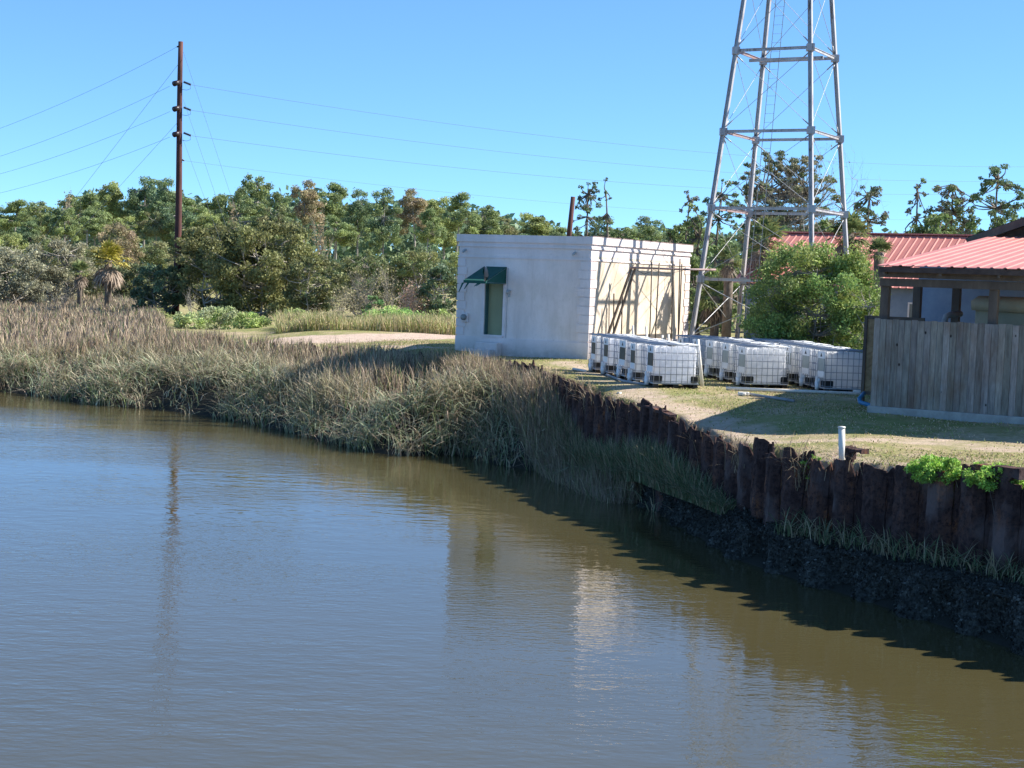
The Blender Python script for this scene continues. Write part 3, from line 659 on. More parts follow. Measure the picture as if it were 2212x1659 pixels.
# ------------------------------------------------------------------ plank fence and open shed
FO = Vector((7.8, 33.1, 2.3)); 
fence = empty('plank_fence', FO, A30, label='tall weathered grey plank fence on a concrete kerb at the right edge', cat='fence')
rng = np.random.default_rng(8); b = MB(); tn = []; x = 0.0
while x < 6.2:
    wd = rng.uniform(.125,.15); tp = 2.05+rng.uniform(-.012,.012); yo = rng.uniform(-.006,.006)
    b.box(x, x+wd-.006, -.022+yo, yo, .16, tp, b=.003); g = rng.uniform(.72,1.25); tn += [(g*rng.uniform(.97,1.03), g, g*rng.uniform(.94,1.05))]*32; x += wd
b.build('planks', M['plank'], fence, tints=tn)
b = MB(); 
for z in (.45, 1.8): b.box(0, 6.2, .008, .05, z, z+.09)
b.build('rail', M['timber'], fence)
b = MB(); b.box(-.06, 6.3, -.05, .14, -.3, .155, b=.015); b.build('kerb', M['concrete'], fence)
# return panel set back to the left, raw brown boards
PO = Vector(at_d(1860, 860, 36.0)); PO.z = 2.3
gate = empty('side_panel', PO, A30, label='brown diagonal board panel framed in grey at the left end of the plank fence', cat='fence panel')
b = MB(); b.box(.0,.07,-.05,.05,-.1,2.06); b.box(.07,1.4,-.03,.03,1.98,2.06); b.box(.07,1.4,-.03,.03,.2,.28); b.build('frame', M['timber'], gate)
b = MB(); 
for i in range(-14, 16):
    z = i*.16
    vs = [(.07,-.015,z),(1.4,-.015,z+1.0),(1.4,-.015,z+1.15),(.07,-.015,z+.15)]
    cl = [(x_, y_, min(max(z_, .28), 1.98)) for x_, y_, z_ in vs]
    if max(c_[2] for c_ in cl)-min(c_[2] for c_ in cl) > .02: b.add(cl+[(x_, y_+.02+.004*(i%2), z_) for x_, y_, z_ in cl], [[0,1,2,3],[7,6,5,4],[0,4,5,1],[3,2,6,7]])
b.box(.07,1.4,.012,.02,.28,1.98); b.build('boards', M['plank_brown'], gate)
p = Vector(at_d(1866, 860, 35.6)); p.z = 2.55; q = Vector(at_d(1856, 866, 35.3)); q.z = h1(q.x,q.y)+.1; q2 = Vector(at_d(1885, 872, 34.6)); q2.z = q.z-.02
pipe('blue_pipe', [p, q+Vector((0,0,.08)), q+Vector((.02,0,0)), q2], .05, M['bluepipe'], 'blue pipe elbow on the ground at the left end of the plank fence')

shed = empty('open_shed', FO, A30, label='open timber shed with a low pink-red ribbed metal roof behind the plank fence', cat='shed')
for x, y in ((.15,.2),(2.45,.2),(4.8,.2),(.1,3.0),(1.0,3.0),(3.0,3.0),(.1,6.),(4.8,6.)):
    b = MB(); b.box(x-.09, x+.09, y-.09, y+.09, -.2, 2.9, b=.008); b.build('post', M['timber'], shed)
b = MB(); b.box(.06,6.2,.03,.13,2.76,2.93,b=.006); b.build('beam', M['timber'], shed)
b = MB(); b.box(.04,6.2,-.05,.028,2.95,3.1,b=.006); b.build('header', M['timber'], shed)
def rz_(y): return 3.16 + (y+.35)*.098
b = MB()
for x in (.2, 1.4, 2.6, 3.8, 5.1): 
    vs = [(x,-.3,rz_(-.3)-.16),(x+.05,-.3,rz_(-.3)-.16),(x+.05,9.6,rz_(9.6)-.16),(x,9.6,rz_(9.6)-.16)]
    b.add(vs+[(a_,b_,c_+.12) for a_,b_,c_ in vs], [[0,3,2,1],[4,5,6,7],[0,1,5,4],[1,2,6,5],[2,3,7,6],[3,0,4,7]])
b.build('rafters', M['timber'], shed)
def ribroof(x0, x1, y0, z0, y1, z1, pitch, hgt=.03, wd=.045):
    b = MB(); x = x0; prof = []
    while x < x1:
        prof += [(x, 0), (x+pitch-wd*2, 0), (x+pitch-wd*1.4, hgt), (x+pitch-wd*.6, hgt)]; x += pitch
    prof.append((x, 0)); n = len(prof); T = .015
    vs = [(a_, y0, z0+h_) for a_, h_ in prof] + [(a_, y1, z1+h_) for a_, h_ in prof] + [(a_, y0, z0+h_-T) for a_, h_ in prof] + [(a_, y1, z1+h_-T) for a_, h_ in prof]
    fs = []
    for i in range(n-1): fs += [[i, i+1, n+i+1, n+i], [2*n+i, 3*n+i, 3*n+i+1, 2*n+i+1], [2*n+i, 2*n+i+1, i+1, i], [n+i, n+i+1, 3*n+i+1, 3*n+i]]
    fs += [[0, n, 3*n, 2*n], [n-1, 3*n-1, 4*n-1, 2*n-1]]
    return b.add(vs, fs)
ribroof(.1, 7.2, -.35, 3.2, 9.8, 4.2, .27, .02).build('roof', M['red_roof'], shed)
b = MB(); b.box(.13, 6.9, -.33, -.29, 3.06, 3.17); b.build('fascia', M['shingle'], shed)
b = MB(); b.box(-.5, 6.5, 5.3, 5.36, -.1, 3.6); b.build('back_board', M['bluewall'], shed)
tk = empty('storage_tank', FO + u*2.85 + vv*2.0, A30, label='tan cylindrical tank with a wide rim standing inside the open shed', cat='tank')
b = MB(); b.tube([(0,0,-.1),(0,0,1.0),(0,0,2.35)], 1.15, 32); b.build('body', M['tan'], tk)
b = MB(); b.tube([(0,0,2.3),(0,0,2.5),(0,0,2.62)], [1.24,1.26,1.1], 32); b.build('rim', M['tan'], tk)
p = Vector(at_d(2041,690,34.6)); b = [p-Vector((0,0,1.5)), p-Vector((0,0,.02)), p+Vector((.03,.02,.07)), p+Vector((.1,.04,.1)), Vector(at_d(2075,678,34.9))]
pipe('elbow_pipe', b, .07, M['greypipe'], 'pale pipe elbow showing above the plank fence in front of the tan tank', n=12)

# dark-roofed gable house behind the shed
gh = empty('gable_house', FO + u*0 + vv*10.25, A30, label='dark shingled gable end rising above the shed roof at the right edge', cat='house')
b = MB(); b.add([(-.0,.25,-.3),(9.8,.25,-.3),(9.8,.25,4.2),(4.9,.25,5.95),(0,.25,4.2)], [[0,1,2,3,4]]); b.add([(-.0,4,-.3),(9.8,4,-.3),(9.8,4,4.2),(4.9,4,5.95),(0,4,4.2)], [[4,3,2,1,0]])
b.add([(0,.25,-.3),(0,.25,4.2),(0,4,4.2),(0,4,-.3)], [[0,1,2,3]]); b.add([(9.8,.25,-.3),(9.8,.25,4.2),(9.8,4,4.2),(9.8,4,-.3)], [[3,2,1,0]]); b.build('wall', M['shingle'], gh)
for s_ in (0, 1):
    pts = [(-.5,4.02),(4.9,6.08),(4.9,6.25),(-.5,4.19)]; pts = [(9.8-x_ if s_ else x_, z_) for x_, z_ in pts]; k = 4
    b = MB(); b.add([(x_, -.2, z_) for x_, z_ in pts]+[(x_, 4.3, z_) for x_, z_ in pts], [[0,1,2,3],[7,6,5,4]]+[[i,(i+4),(i+1)%4+4,(i+1)%4] for i in range(4)]); b.build('roof', M['shingle'], gh)
b = MB(); b.beam((-.5,-.23,4.06),(4.9,-.23,6.12), .03, .2); b.beam((10.3,-.23,4.06),(4.9,-.23,6.12), .03, .2); b.build('fascia', M['timber'], gh)

# long red-roofed building behind
RO = Vector(at_d(1672, 502, 60.0)); RO.z = 2.3; rzt = at_d(1672,502,60.0).z-2.3
rh = empty('long_building', RO, A30, label='long low building with orange-red ribbed metal roof behind the big green bush', cat='building')
ribroof(0, 16, -4.2, rzt-2.0, 0, rzt, .26, .02).build('roof', M['red_roof'], rh)
ribroof(0, 16, 4.2, rzt-2.0, .004, rzt-.002, .32, .035).build('rear_roof', M['red_roof'], rh)
b = MB(); b.beam((0,0,rzt+.02),(16.2,0,rzt+.02), .3, .05); b.build('ridge_cap', M['red_roof'], rh)
b = MB(); b.box(.4,15.8,-3.8,3.8,-.3,rzt-1.95); b.add([(.4,-3.8,rzt-1.95),(.4,3.8,rzt-1.95),(.4,0,rzt-.12)], [[0,1,2],[2,1,0]]); b.build('wall', M['bluewall'], rh)
for x in (3, 6.5, 10):
    b = MB(); b.box(x, x+1.1, -3.84, -3.8, 1.0, 2.2); wn_ = b.build('window', M['glass'], rh)
    b = MB(); b.box(x-.06,x,-3.86,-3.8,.94,2.26); b.box(x+1.1,x+1.16,-3.86,-3.8,.94,2.26); b.box(x,x+1.1,-3.86,-3.8,2.2,2.26); b.box(x,x+1.1,-3.86,-3.8,.94,1.0); b.build('frame', M['trim'], wn_)

# ------------------------------------------------------------------ utility pole and its lines
PD = 93.0; pt = at_d(392.5, 90, PD); pb = at_d(383, 560, PD); gzp = 2.0
pole = empty('utility_pole', (pb.x-.06, PD, gzp), 0, label='tall dark reddish wooden utility pole with three pairs of insulators above the treeline', cat='utility pole')
o0 = pole.location.copy()
def PB(b, name, mt, par=None): b.v = [tuple(Vector(v_)-o0) for v_ in b.v]; return b.build(name, mt, par or pole)
b = MB(); base = Vector((pb.x-.06, PD, gzp-.3)); pts = [base.lerp(pt, t) + Vector((.06*math.sin(t*5),0,0)) for t in np.linspace(0,1,9)]; b.tube(pts, [.23-.09*t for t in np.linspace(0,1,9)], 12); PB(b, 'shaft', M['pole'])
lines_l = []; lines_r = []
for y in (178, 233, 288):
    c = at_d(390, y, PD); a = at_d(374, y+2, PD-.3); q = at_d(412, y+5, PD)
    b = MB(); b.tube([at_d(388,y-1,PD-.1), at_d(376,y+3,PD-.5)], [.13,.17], 10); PB(b, 'transformer_bushing', M['insul'])
    b = MB(); p0 = at_d(397,y-1,PD); n_ = 9
    b.tube([p0.lerp(q, i/18) for i in range(19)], [.03 if i % 2 else .085 for i in range(19)], 8); PB(b, 'insulator', M['insul'])
    b = MB(); b.tube([q, q+Vector((-.02,0,-.25)), q+Vector((-.25,0,-.33)), q+Vector((-.5,0,-.3))], .015, 4); PB(b, 'jumper', M['wire'])
    lines_r.append(q); lines_l.append(at_d(367, y+8, PD-.6))
b = MB(); b.tube([at_d(390,100,PD), at_d(382,101,PD-.1)], .05, 6); b.tube([at_d(392,345,PD), at_d(398,347,PD)], .05, 6); PB(b, 'bracket', M['insul'])
def wire(p, q, sag, label, r=.009, cat='power line', grp='power lines from the utility pole', n=28):
    p, q = Vector(p), Vector(q); b = MB(); b.tube([p.lerp(q, t)-p-Vector((0,0,sag*4*t*(1-t))) for t in np.linspace(0,1,n)], r, 4, False)
    tag(b.build('power_line' if cat == 'power line' else 'guy_wire', M['wire' if cat == 'power line' else 'guy'], None, p), label, cat, grp)
nm = ['uppermost', 'second', 'third', 'lowest']
for i, (p, ye) in enumerate(zip([at_d(383,101,PD)]+lines_l, [283+65, 342+55, 370+55, 408+50])):
    wire(p, at_d(-220, ye, 100), .6, '%s of the four power lines running left from the utility pole' % nm[i])
for i, (p, ye) in enumerate(zip(lines_r+[at_d(398,347,PD)], [352, 379, 400, 455])):
    wire(p, at_d(2500, ye, 150), 2.0 if i < 3 else 2.0, '%s of the four power lines running right from the utility pole' % nm[i], r=.011 if i < 3 else .008, n=60)
for i, (a, c, t) in enumerate([((388,135),(195,385),'upper guy wire slanting down left from the pole top'), ((386,262),(268,392),'lower guy wire slanting down left from mid pole'), ((396,112),(482,372),'long guy wire slanting down right from the pole top'), ((396,215),(455,390),'middle guy wire slanting down right from the pole'), ((395,300),(430,395),'short steep guy wire right of the pole')]):
    d2 = PD+4; p = at_d(a[0],a[1],PD); q0 = at_d(c[0],c[1],PD-1.5); q = p + (q0-p)*((p.z-2.2)/(p.z-q0.z)); wire(p, q, 0, t, .009, 'guy wire', 'guy wires of the utility pole', 2)
pq = at_d(1238,425,105); pz = at_d(1229,510,105)
b = MB(); d = (pz-pq); b.tube([pz+d*.8-pq*0, pq], [.2,.15], 8); o_ = Vector(b.v[0]); b.v = [tuple(Vector(v_)-o_) for v_ in b.v]; tag(b.build('leaning_pole', M['pole'], None, o_), 'leaning dark pole behind the white building roof beside two tall sparse trees', 'pole')

# ------------------------------------------------------------------ rusted sheet pile wall
wall = empty('sheet_pile_wall', (7.6, 22.7, 1.0), 0, label='long rusted sheet pile wall with ragged eroded top along the creek bank', cat='retaining wall')
wp_ = np.array(WALL); seg = np.hypot(np.diff(wp_[:,0]), np.diff(wp_[:,1])); cum = np.concatenate([[0], np.cumsum(seg)])
def wall_at(s):
    x = np.interp(s, cum, wp_[:,0]); y = np.interp(s, cum, wp_[:,1]); z = np.interp(s, cum, wp_[:,2])
    d = np.array([np.interp(s+.8, cum, wp_[:,0])-np.interp(s-.8, cum, wp_[:,0]), np.interp(s+.8, cum, wp_[:,1])-np.interp(s-.8, cum, wp_[:,1])]); d /= np.linalg.norm(d)
    return np.array([x, y, z]), d, np.array([-d[1], d[0]])      # position, direction, towards the water
rng = np.random.default_rng(21); s = 1.5; k = 0
farV = []; farF = []
def pile(s0, wd, out, tall, rows=16, nu=9, rag=.06):
    V = []; c, d, nrm = wall_at(s0+wd/2); tz = c[2]+tall; zb = -.35
    ph = rng.uniform(0, 10); ee = rng.uniform(.4, 1.6)
    tops = []
    for i in range(nu):
        a = i/(nu-1); edge = abs(2*a-1); tops.append(tz - .11*edge**2.2*ee + rag*(rng.uniform(-1,1)) + (-.18 if rng.random() < .07 else 0))
    for layer in (0, 1):
        for j in range(rows+1):
            for i in range(nu):
                a = i/(nu-1); of = out*min(1, 4.0*min(a, 1-a)*1.1) + (.05*math.sin(a*math.pi) if out > 0 else -.02)
                z = zb + (tops[i]-zb)*(j/rows)**.85; of += .03*(vnoise(s0*3+a*2, z*4, .35, 4)-.5)+.014*rng.uniform(-1,1)
                p, _, n2 = wall_at(s0+a*wd); q = p[:2] + n2*(of - layer*.025); V.append((q[0]-7.6, q[1]-22.7, z-1.0))
    n1 = (rows+1)*nu; F = []
    for j in range(rows):
        for i in range(nu-1):
            q0 = j*nu+i; F.append([q0+1, q0, q0+nu, q0+nu+1]); F.append([n1+q0, n1+q0+1, n1+q0+nu+1, n1+q0+nu])
    for i in range(nu-1): q0 = rows*nu+i; F.append([q0, n1+q0, n1+q0+1, q0+1])
    for j in range(rows):
        q0 = j*nu; F.append([q0, n1+q0, n1+q0+nu, q0+nu]); q0 = j*nu+nu-1; F.append([q0+nu, n1+q0+nu, n1+q0, q0])
    return V, F
TALL = [(1655,.12),(1672,.13),(1757,.16),(2160,.08),(2130,.06),(1160,.15),(1440,.1),(1410,.1)]
while s < cum[-1]-.3:
    c, d, nrm = wall_at(s); dist = c[1]; big = k % 2 == 0
    wd = (.46 if big else .2)*(1 if dist < 42 else 1.35)*rng.uniform(.9, 1.12)
    px = CX + FP*c[0]/c[1]; tall = rng.normal()*.035 - (0 if big else .03)
    for tx, th in TALL:
        if abs(px-tx) < 16: tall += th
    V, F = pile(s, wd, .12 if big else -.03, tall, 16 if dist < 40 else 7, rag=.035 if dist < 40 else .05)
    if dist < 47:
        b = MB(); b.add(V, F); b.build('pile_sheet', M['rust'], wall)
    else:
        o_ = len(farV); farV += V; farF += [[i+o_ for i in f] for f in F]
    s += wd-.006; k += 1
b = MB(); b.add(farV, farF); tag(b.build('far_pile_sheets', M['rust'], wall), kind='stuff')
def capbeam(px0, px1, dz, th, name='cap_remnant'):
    ss = np.linspace(0, cum[-1], 4000); pxs = np.array([CX+FP*wall_at(s_)[0][0]/wall_at(s_)[0][1] for s_ in ss[::20]]); ss = ss[::20]
    sa = np.interp(-px0, -pxs, ss); sb = np.interp(-px1, -pxs, ss); b = MB(); rg = random.Random(int(px0)); n = 7; vs = []
    for i in range(n+1):
        p, d, nn_ = wall_at(sa+(sb-sa)*i/n); tp = dz+rg.uniform(-.02,.02); bt = tp-th*rg.uniform(.5,1.3)
        for o_, z in ((.16,bt),(.16,tp),(-.02,tp+.01),(-.02,bt)): vs.append((p[0]+nn_[0]*o_-7.6, p[1]+nn_[1]*o_-22.7, p[2]+z-1.0))
    fs = [[0,1,2,3],[n*4+3,n*4+2,n*4+1,n*4]]
    for i in range(n):
        for j in range(4): fs.append([i*4+j, (i+1)*4+j, (i+1)*4+(j+1)%4, i*4+(j+1)%4])
    b.add(vs, fs); b.build(name, M['rust'], wall)
capbeam(1392, 1464, .04, .06); capbeam(1850, 1884, .2, .06); capbeam(2122, 2230, .12, .22); capbeam(1848, 1857, .24, .2)

# ------------------------------------------------------------------ oyster crusted ledge below the wall
es = np.array([(p.x, p.y) for p in EDGE]); ecum = np.concatenate([[0], np.cumsum(np.hypot(*np.diff(es, axis=0).T))])
ns, nt = 520, 46; lipl = []; V = np.zeros((ns, nt, 3)); sl_ = np.linspace(.5, cum[8]+.0, ns)
kk = np.linspace(ecum[15], ecum[-1], 900); EX = np.interp(kk, ecum, es[:,0]); EY = np.interp(kk, ecum, es[:,1])
ii = []
for s_ in sl_:
    p, d, nn_ = wall_at(s_); ii.append(np.argmin((EX-p[0])**2 + (EY-p[1])**2))
ii = np.array(ii, float); kr = np.ones(41)/41; ii = np.convolve(np.pad(ii, 20, 'edge'), kr, 'valid'); ex = np.interp(ii, np.arange(900), EX); ey = np.interp(ii, np.arange(900), EY)
for i, s_ in enumerate(sl_):
    p, d, nn_ = wall_at(s_); e0 = np.array([ex[i], ey[i]]); 
    fade = np.clip((cum[8]-s_)/4, 0, 1)
    scal = .24*math.sin(s_*5.2) + .1*math.sin(s_*2.3+1)          # lower sheets scallop the crust
    lipz = (.48+.14*np.clip((24-s_)/14, 0, 1))*fade + .06
    lipl.append(lipz+.06); e1 = e0 + nn_*(.0); L = np.linalg.norm(e0-p[:2]); dirv = (e0-p[:2])/L
    for j in range(nt):
        t = j/(nt-1)
        if t < .5:
            tt_ = t/.5; q = p[:2]+dirv*((L-.12)*tt_ - .25*(1-tt_)); z = (lipz+.12)*(1-tt_)+lipz*tt_ + .04*math.sin(math.pi*tt_)
        else:
            tt_ = (t-.5)/.5; q = p[:2]+dirv*(L-.12+(.12+scal*.8)*math.sin(tt_*math.pi*.5) ); z = lipz - (lipz+.45)*tt_**1.15
        V[i,j] = (q[0], q[1], z)
n1_ = fnoise(V[...,0].ravel()+V[...,2].ravel()*.7, V[...,1].ravel()-V[...,2].ravel(), .35, 40).reshape(ns, nt); n2_ = np.random.default_rng(2).uniform(-1, 1, (ns, nt))
T = np.gradient(V, axis=0); U_ = np.gradient(V, axis=1); NN = np.cross(T, U_); NN /= np.linalg.norm(NN, axis=2)[...,None]+1e-9
NN *= np.sign(NN[...,2:3]+1e-6); OV = V.copy(); V = V + NN*((n1_-.5)*.2 + n2_*.018)[...,None]
I = (np.arange(ns-1)[:,None]*nt + np.arange(nt-1)[None,:]).ravel(); F = np.column_stack([I, I+1, I+nt+1, I+nt])
o = np_mesh('oyster_bank', V.reshape(-1,3), F, M['oyster']); tag(o, kind='structure')
rng = np.random.default_rng(77); n = 62000; ia = rng.integers(0, ns, n); ja = (rng.uniform(.2, 1, n)*(nt-1)).astype(int)
C = V[ia, ja] + rng.normal(size=(n,3))*.025; g = rng.uniform(.5, 1.5, n); tn = np.array((.045,.045,.04))[None,:]*g[:,None]; bright = rng.random(n) < .05; tn[bright] = (.2,.2,.18)
o = leaf_cloud('oyster_shells', C, .055, tn, rng, .6, None, 0, M['leaf']); tag(o, 'dark oyster shells crusting the ledge under the rusty wall', 'oyster shells', kind='stuff')
# ------------------------------------------------------------------ woods
G1 = (.068,.088,.034); G2 = (.094,.112,.040); G3 = (.050,.074,.038); OL = (.108,.098,.046); BR = (.14,.105,.07); YG = (.12,.13,.042)
used = set()
def put(kind, protos_, x, ytop, D, wpx, label, group=None, gz_=None, rz=None, i=0):
    """stand a copy of a prototype so that its top is at (x, ytop) and its crown wpx wide"""
    pr, ph, pw = protos_[i % len(protos_)]; t = at_d(x, ytop, D); g = gz_ if gz_ is not None else (h1(t.x, t.y))
    hh = t.z-g; sx = (wpx*D/FP)/pw
    o = pr if pr.name not in used else copy_tree(pr); used.add(pr.name)
    o.location = (t.x, t.y, g-.05); o.scale = (sx, sx, hh/ph); o.rotation_euler = (0, 0, rz if rz is not None else (x*1.7) % 6.28)
    o['label'] = label; 
    if group: o['group'] = group
    return o
pines = []
for i, (c1, c2, n, c0) in enumerate([(G1,G2,34,.42),(G2,G1,30,.5),(G3,G1,36,.4),(G1,OL,28,.55),(G2,YG,36,.45),(OL,BR,24,.5),(G3,G2,34,.35)]):
    pines.append((tree('pine_tree', (0,0,0), 17, 6, 100+i, c1, c2, c0+.04, n+14, .115, 470, .25, .014, .8, 'pine', 'bark_pale' if i % 2 else 'bark_grey', True, 1, limb_r=.35, cat='pine'), 17, 6))
prof = [(-80,440),(0,432),(60,428),(120,418),(150,402),(175,388),(215,382),(250,396),(300,377),(350,377),(395,388),(430,400),(470,385),(500,376),(545,362),(590,385),(625,382),(690,378),(730,395),(790,402),(860,395),(920,402),(960,415),(985,410),(1030,422),(1080,440),(1130,434),(1180,447),(1225,472),(1290,480),(1350,460),(1400,462),(1450,476),(1500,440),(1540,470)]
pxs_, pys_ = zip(*prof); rr = random.Random(11)
ordw = ['first','second','third','fourth','fifth','sixth','seventh','eighth','ninth','tenth','eleventh','twelfth','thirteenth','fourteenth','fifteenth','sixteenth','seventeenth','eighteenth','nineteenth','twentieth','twenty-first','twenty-second','twenty-third','twenty-fourth','twenty-fifth','twenty-sixth','twenty-seventh','twenty-eighth','twenty-ninth','thirtieth']
look = ['broad-crowned tall pine','light green long-trunked pine','dark full-crowned pine','thin high-crowned pine','bright green bushy pine','olive half-bare pine','deep green long-crowned pine']
def ordlab(i, xs, what, ref_l, ref_r):
    x = xs[i]
    if x < 387: k = sum(1 for q in xs if x < q < 387); return '%s, %s left of the utility pole%s' % (what, ordw[k], ref_l)
    k = sum(1 for q in xs if 387 <= q < x); return '%s, %s right of the utility pole%s' % (what, ordw[k], ref_r)
xs = []; x = -70
while x < 1530: xs.append(x+rr.uniform(-9, 9)); x += rr.uniform(44, 62)
for i, x in enumerate(xs):
    y = np.interp(x, pxs_, pys_)+rr.choice([-10,-4,0,6,16,26]); k = rr.choice([0,0,1,2,3,4,6,2,5]); rr.random()
    if i % 5 == 0: k = 1
    put('pine', [pines[k]], x, y, rr.uniform(178, 212), rr.uniform(80, 108), ordlab(i, xs, look[k], ', tallest row', ', tallest row'), 'pines in the tallest row of the woods')
xs = []; x = -60
while x < 1480: xs.append(x+rr.uniform(-9, 9)); x += rr.uniform(52, 80)
for i, x in enumerate(xs):
    y = np.interp(x, pxs_, pys_)+rr.uniform(34, 90); k = rr.choice([0,4,2,3,6,1])
    if 620 < x < 1080 and i % 3: continue
    put('pine', [pines[k]], x, y, rr.uniform(160, 172), rr.uniform(70, 100), ordlab(i, xs, look[k].replace('tall ', 'shorter '), ', lower row', ', lower row'), 'shorter pines before the tallest row')
dome = []
for i, (c1, c2) in enumerate([(G1,OL),(G3,G1),(OL,BR),(G2,YG)]):
    dome.append((tree('broadleaf_tree', (0,0,0), 9, 7, 200+i, c1, c2, .12, 50, .115, 420, .22, .02, .75, 'dome', 'bark_grey', True, 2 if i % 2 else 1, limb_r=.3, inner=.35), 9, 7))
xs = []; x = -60
while x < 1500: xs.append(x+rr.uniform(-10, 10)); x += rr.uniform(60, 86)
for i, x in enumerate(xs):
    y = 482+rr.uniform(-16, 50) + (42 if 600 < x < 1080 else 0); k = rr.choice([0,1,2,3,0])
    put('dome', [dome[k]], x, y, rr.uniform(138, 155), rr.uniform(95, 140), ordlab(i, xs, ['rounded dark green tree','deep green round tree','olive brown thicket tree','yellow-green round tree'][k], ', under the pines', ', under the pines'), 'round trees under the pines')
# far-off wood behind everything: one mass
rng = np.random.default_rng(4); n = 60000; px_ = rng.uniform(-350, 2700, n); DD = rng.uniform(225, 275, n); tx = (px_-CX)/FP*DD
ty = np.interp(px_, pxs_, pys_)+26; ty = np.where(px_ > 1540, 470+40*vnoise(px_, px_*0, 90, 2), ty); hor = 595.5+(px_-CX)*.035
ztop = 5+(hor-ty)*DD/FP; z = 2+(ztop-2)*rng.random(n)**.8*(.75+.3*vnoise(tx, DD, 5, 3))
t = np.array(G3)[None,:]*rng.uniform(.5, 1.5, n)[:,None]*(.6+.8*vnoise(tx, z, 4, 8))[:,None]
o = leaf_cloud('woods', np.column_stack([tx, DD, z]), 1.1, t, rng, .7); tag(o, 'mass of far woods seen through gaps behind the pines', 'woods', kind='stuff')

# trees of a look of their own ------------------------------------------------
def own(fn, x, ytop, D, wpx, label, **k):
    t = at_d(x, ytop, D); g = h1(t.x, t.y); return fn((t.x, t.y, g-.05), t.z-g, wpx*D/FP, label, **k)
# dead tops in the pine row
for x, y, w_, D, sd, lb in ((152,400,46,170,1,'leafless grey tree standing above the pines left of the utility pole'),(690,440,60,158,2,'pale forked dead tree with two bright trunks in the pine row'),(507,420,30,158,3,'pale dead trunk among the pines right of the utility pole')):
    own(lambda loc, h, cw, label: bare('dead_tree', loc, h, cw, sd, 'bark_pale', 3, 4, 250, (.12,.09,.05), .3, label, 'tree', None, .035, .5), x, y, D, w_, lb)
def cedar(loc, h, cw, label, seed=0, c=(OL,G1), bark='bark_pale', stems=5, dens=1.0, c0=.08, name='spreading_tree', leaf=.17, n=90, cat='tree', group=None, flat=.7, limb_r=.42, tr=.022, inner=.45, cr=.085, per=720, shape='dome'):
    return tree(name, loc, h, cw, seed, c[0], c[1], c0, n, cr, per, leaf, tr, flat, shape, bark, True, stems, dens, label, cat, group, limb_r, 0, inner)
DK = (.062,.066,.022); DG = (.036,.045,.018); GO = (.085,.085,.03)
cl = [ (474,468,92,235,31,(GO,DK),'big spreading tree with pale forked limbs right of the utility pole foot'),
 (570,455,90,270,32,(DK,GO),'wide dark olive tree with pale bare limbs in the middle of the thicket'),
 (680,540,87,150,33,(DG,GO),'low dark olive tree at the right end of the spreading thicket'),
 (345,560,92,130,34,(DG,G3),'dark green tree at the foot of the utility pole'),
 (20,520,112,190,35,((.10,.10,.062),(.12,.115,.075)),'grey-green scrubby tree at the far left edge of the marsh'),
 (125,505,116,170,36,((.085,.085,.05),(.12,.11,.07)),'olive scrub tree behind the small palm, left'),
 (205,545,120,130,37,((.10,.10,.06),(.08,.09,.04)),'scrubby tree just behind the yellow-crowned palm'),
 (290,560,110,110,38,(DG,DK),'dark shrubby tree between the palm and the utility pole'),
 (955,560,84,110,39,(DG,G3),'dark dense tree beside the left wall of the white building'),
 (900,520,105,150,40,(G1,GO),'green tree rising behind the bare shrubs left of the white building'),
 (790,530,104,140,41,(GO,G1),'olive tree behind the grey bare thicket') ]
for x, y, D, w_, sd, c, lb in cl: own(lambda loc, h, cw, label: cedar(loc, h, cw, label, sd, c), x, y, D, w_, lb)
for x, y, D, w_, n, lf, bk, sd, lb in ((790,565,86,110,9,500,'bark_grey',51,'tangle of grey leafless branches left of the white building'),(845,555,88,90,8,300,'bark_pale',52,'pale twisted bare shrub in the middle of the grey tangle'),(893,602,84,80,11,2200,'bark_pale',53,'pinkish brown dry shrub near the left wall of the white building'),(410,612,84,36,5,0,'bark_pale',54,'bleached dead stump with upright prongs below the utility pole'),(262,625,100,70,7,200,'bark_grey',55,'bare grey branches at the foot of the yellow-crowned palm'),(130,600,104,110,8,800,'bark_grey',56,'grey twiggy brush behind the far marsh edge at left'),(735,600,85,70,8,700,'bark_grey',57,'grey twiggy brush beside the low dark olive tree')):
    own(lambda loc, h, cw, label: bare('bare_shrub' if y > 560 else 'bare_tree', loc, h, cw, sd, bk, n, 4, lf, (.24,.14,.10) if sd == 53 else (.14,.12,.07), .10, label, 'shrub', None, .028 if sd != 54 else .05), x, y, D, w_, lb)
# low green growth
def lowbush(x, y, D, wpx, seed, c, lb, leaf=.11, per=1500, n=30, cr=.12, name='bush', flat=.7, group=None):
    own(lambda loc, h, cw, label: tree(name, loc, h, cw, seed, c[0], c[1], .0, n, cr, per, leaf, .01, flat, 'dome', 'bark_grey', True, 4, 1.0, label, 'bush', group, .35, 0, .2), x, y, D, wpx, lb)
LG = (.13,.165,.05); GG = (.14,.15,.085)
for a in [(410,668,72,80,61,(GG,LG),'pale grey-green bush at the left end of the wall'),(470,655,74,110,62,(LG,GG),'bright green bush at the left end of the rusty wall'),(540,672,73,90,63,(LG,(.12,.15,.05)),'light green bush right of the taller bright bush'),(640,664,76,90,64,(G2,LG),'low green bush before the spreading trees'),(860,662,79,150,65,(LG,(.09,.15,.04)),'low bright green shrubs along the reeds left of the white building'),(810,628,80,50,66,(DG,(.05,.1,.03)),'small dark green bush in front of the bare tangle'),(955,662,80,60,67,(LG,G2),'green shrub beside the white building left corner'),(330,668,84,90,68,(GO,G2),'olive bush between marsh and dark tree left of the bright bushes')]:
    lowbush(*a[:6], a[6])
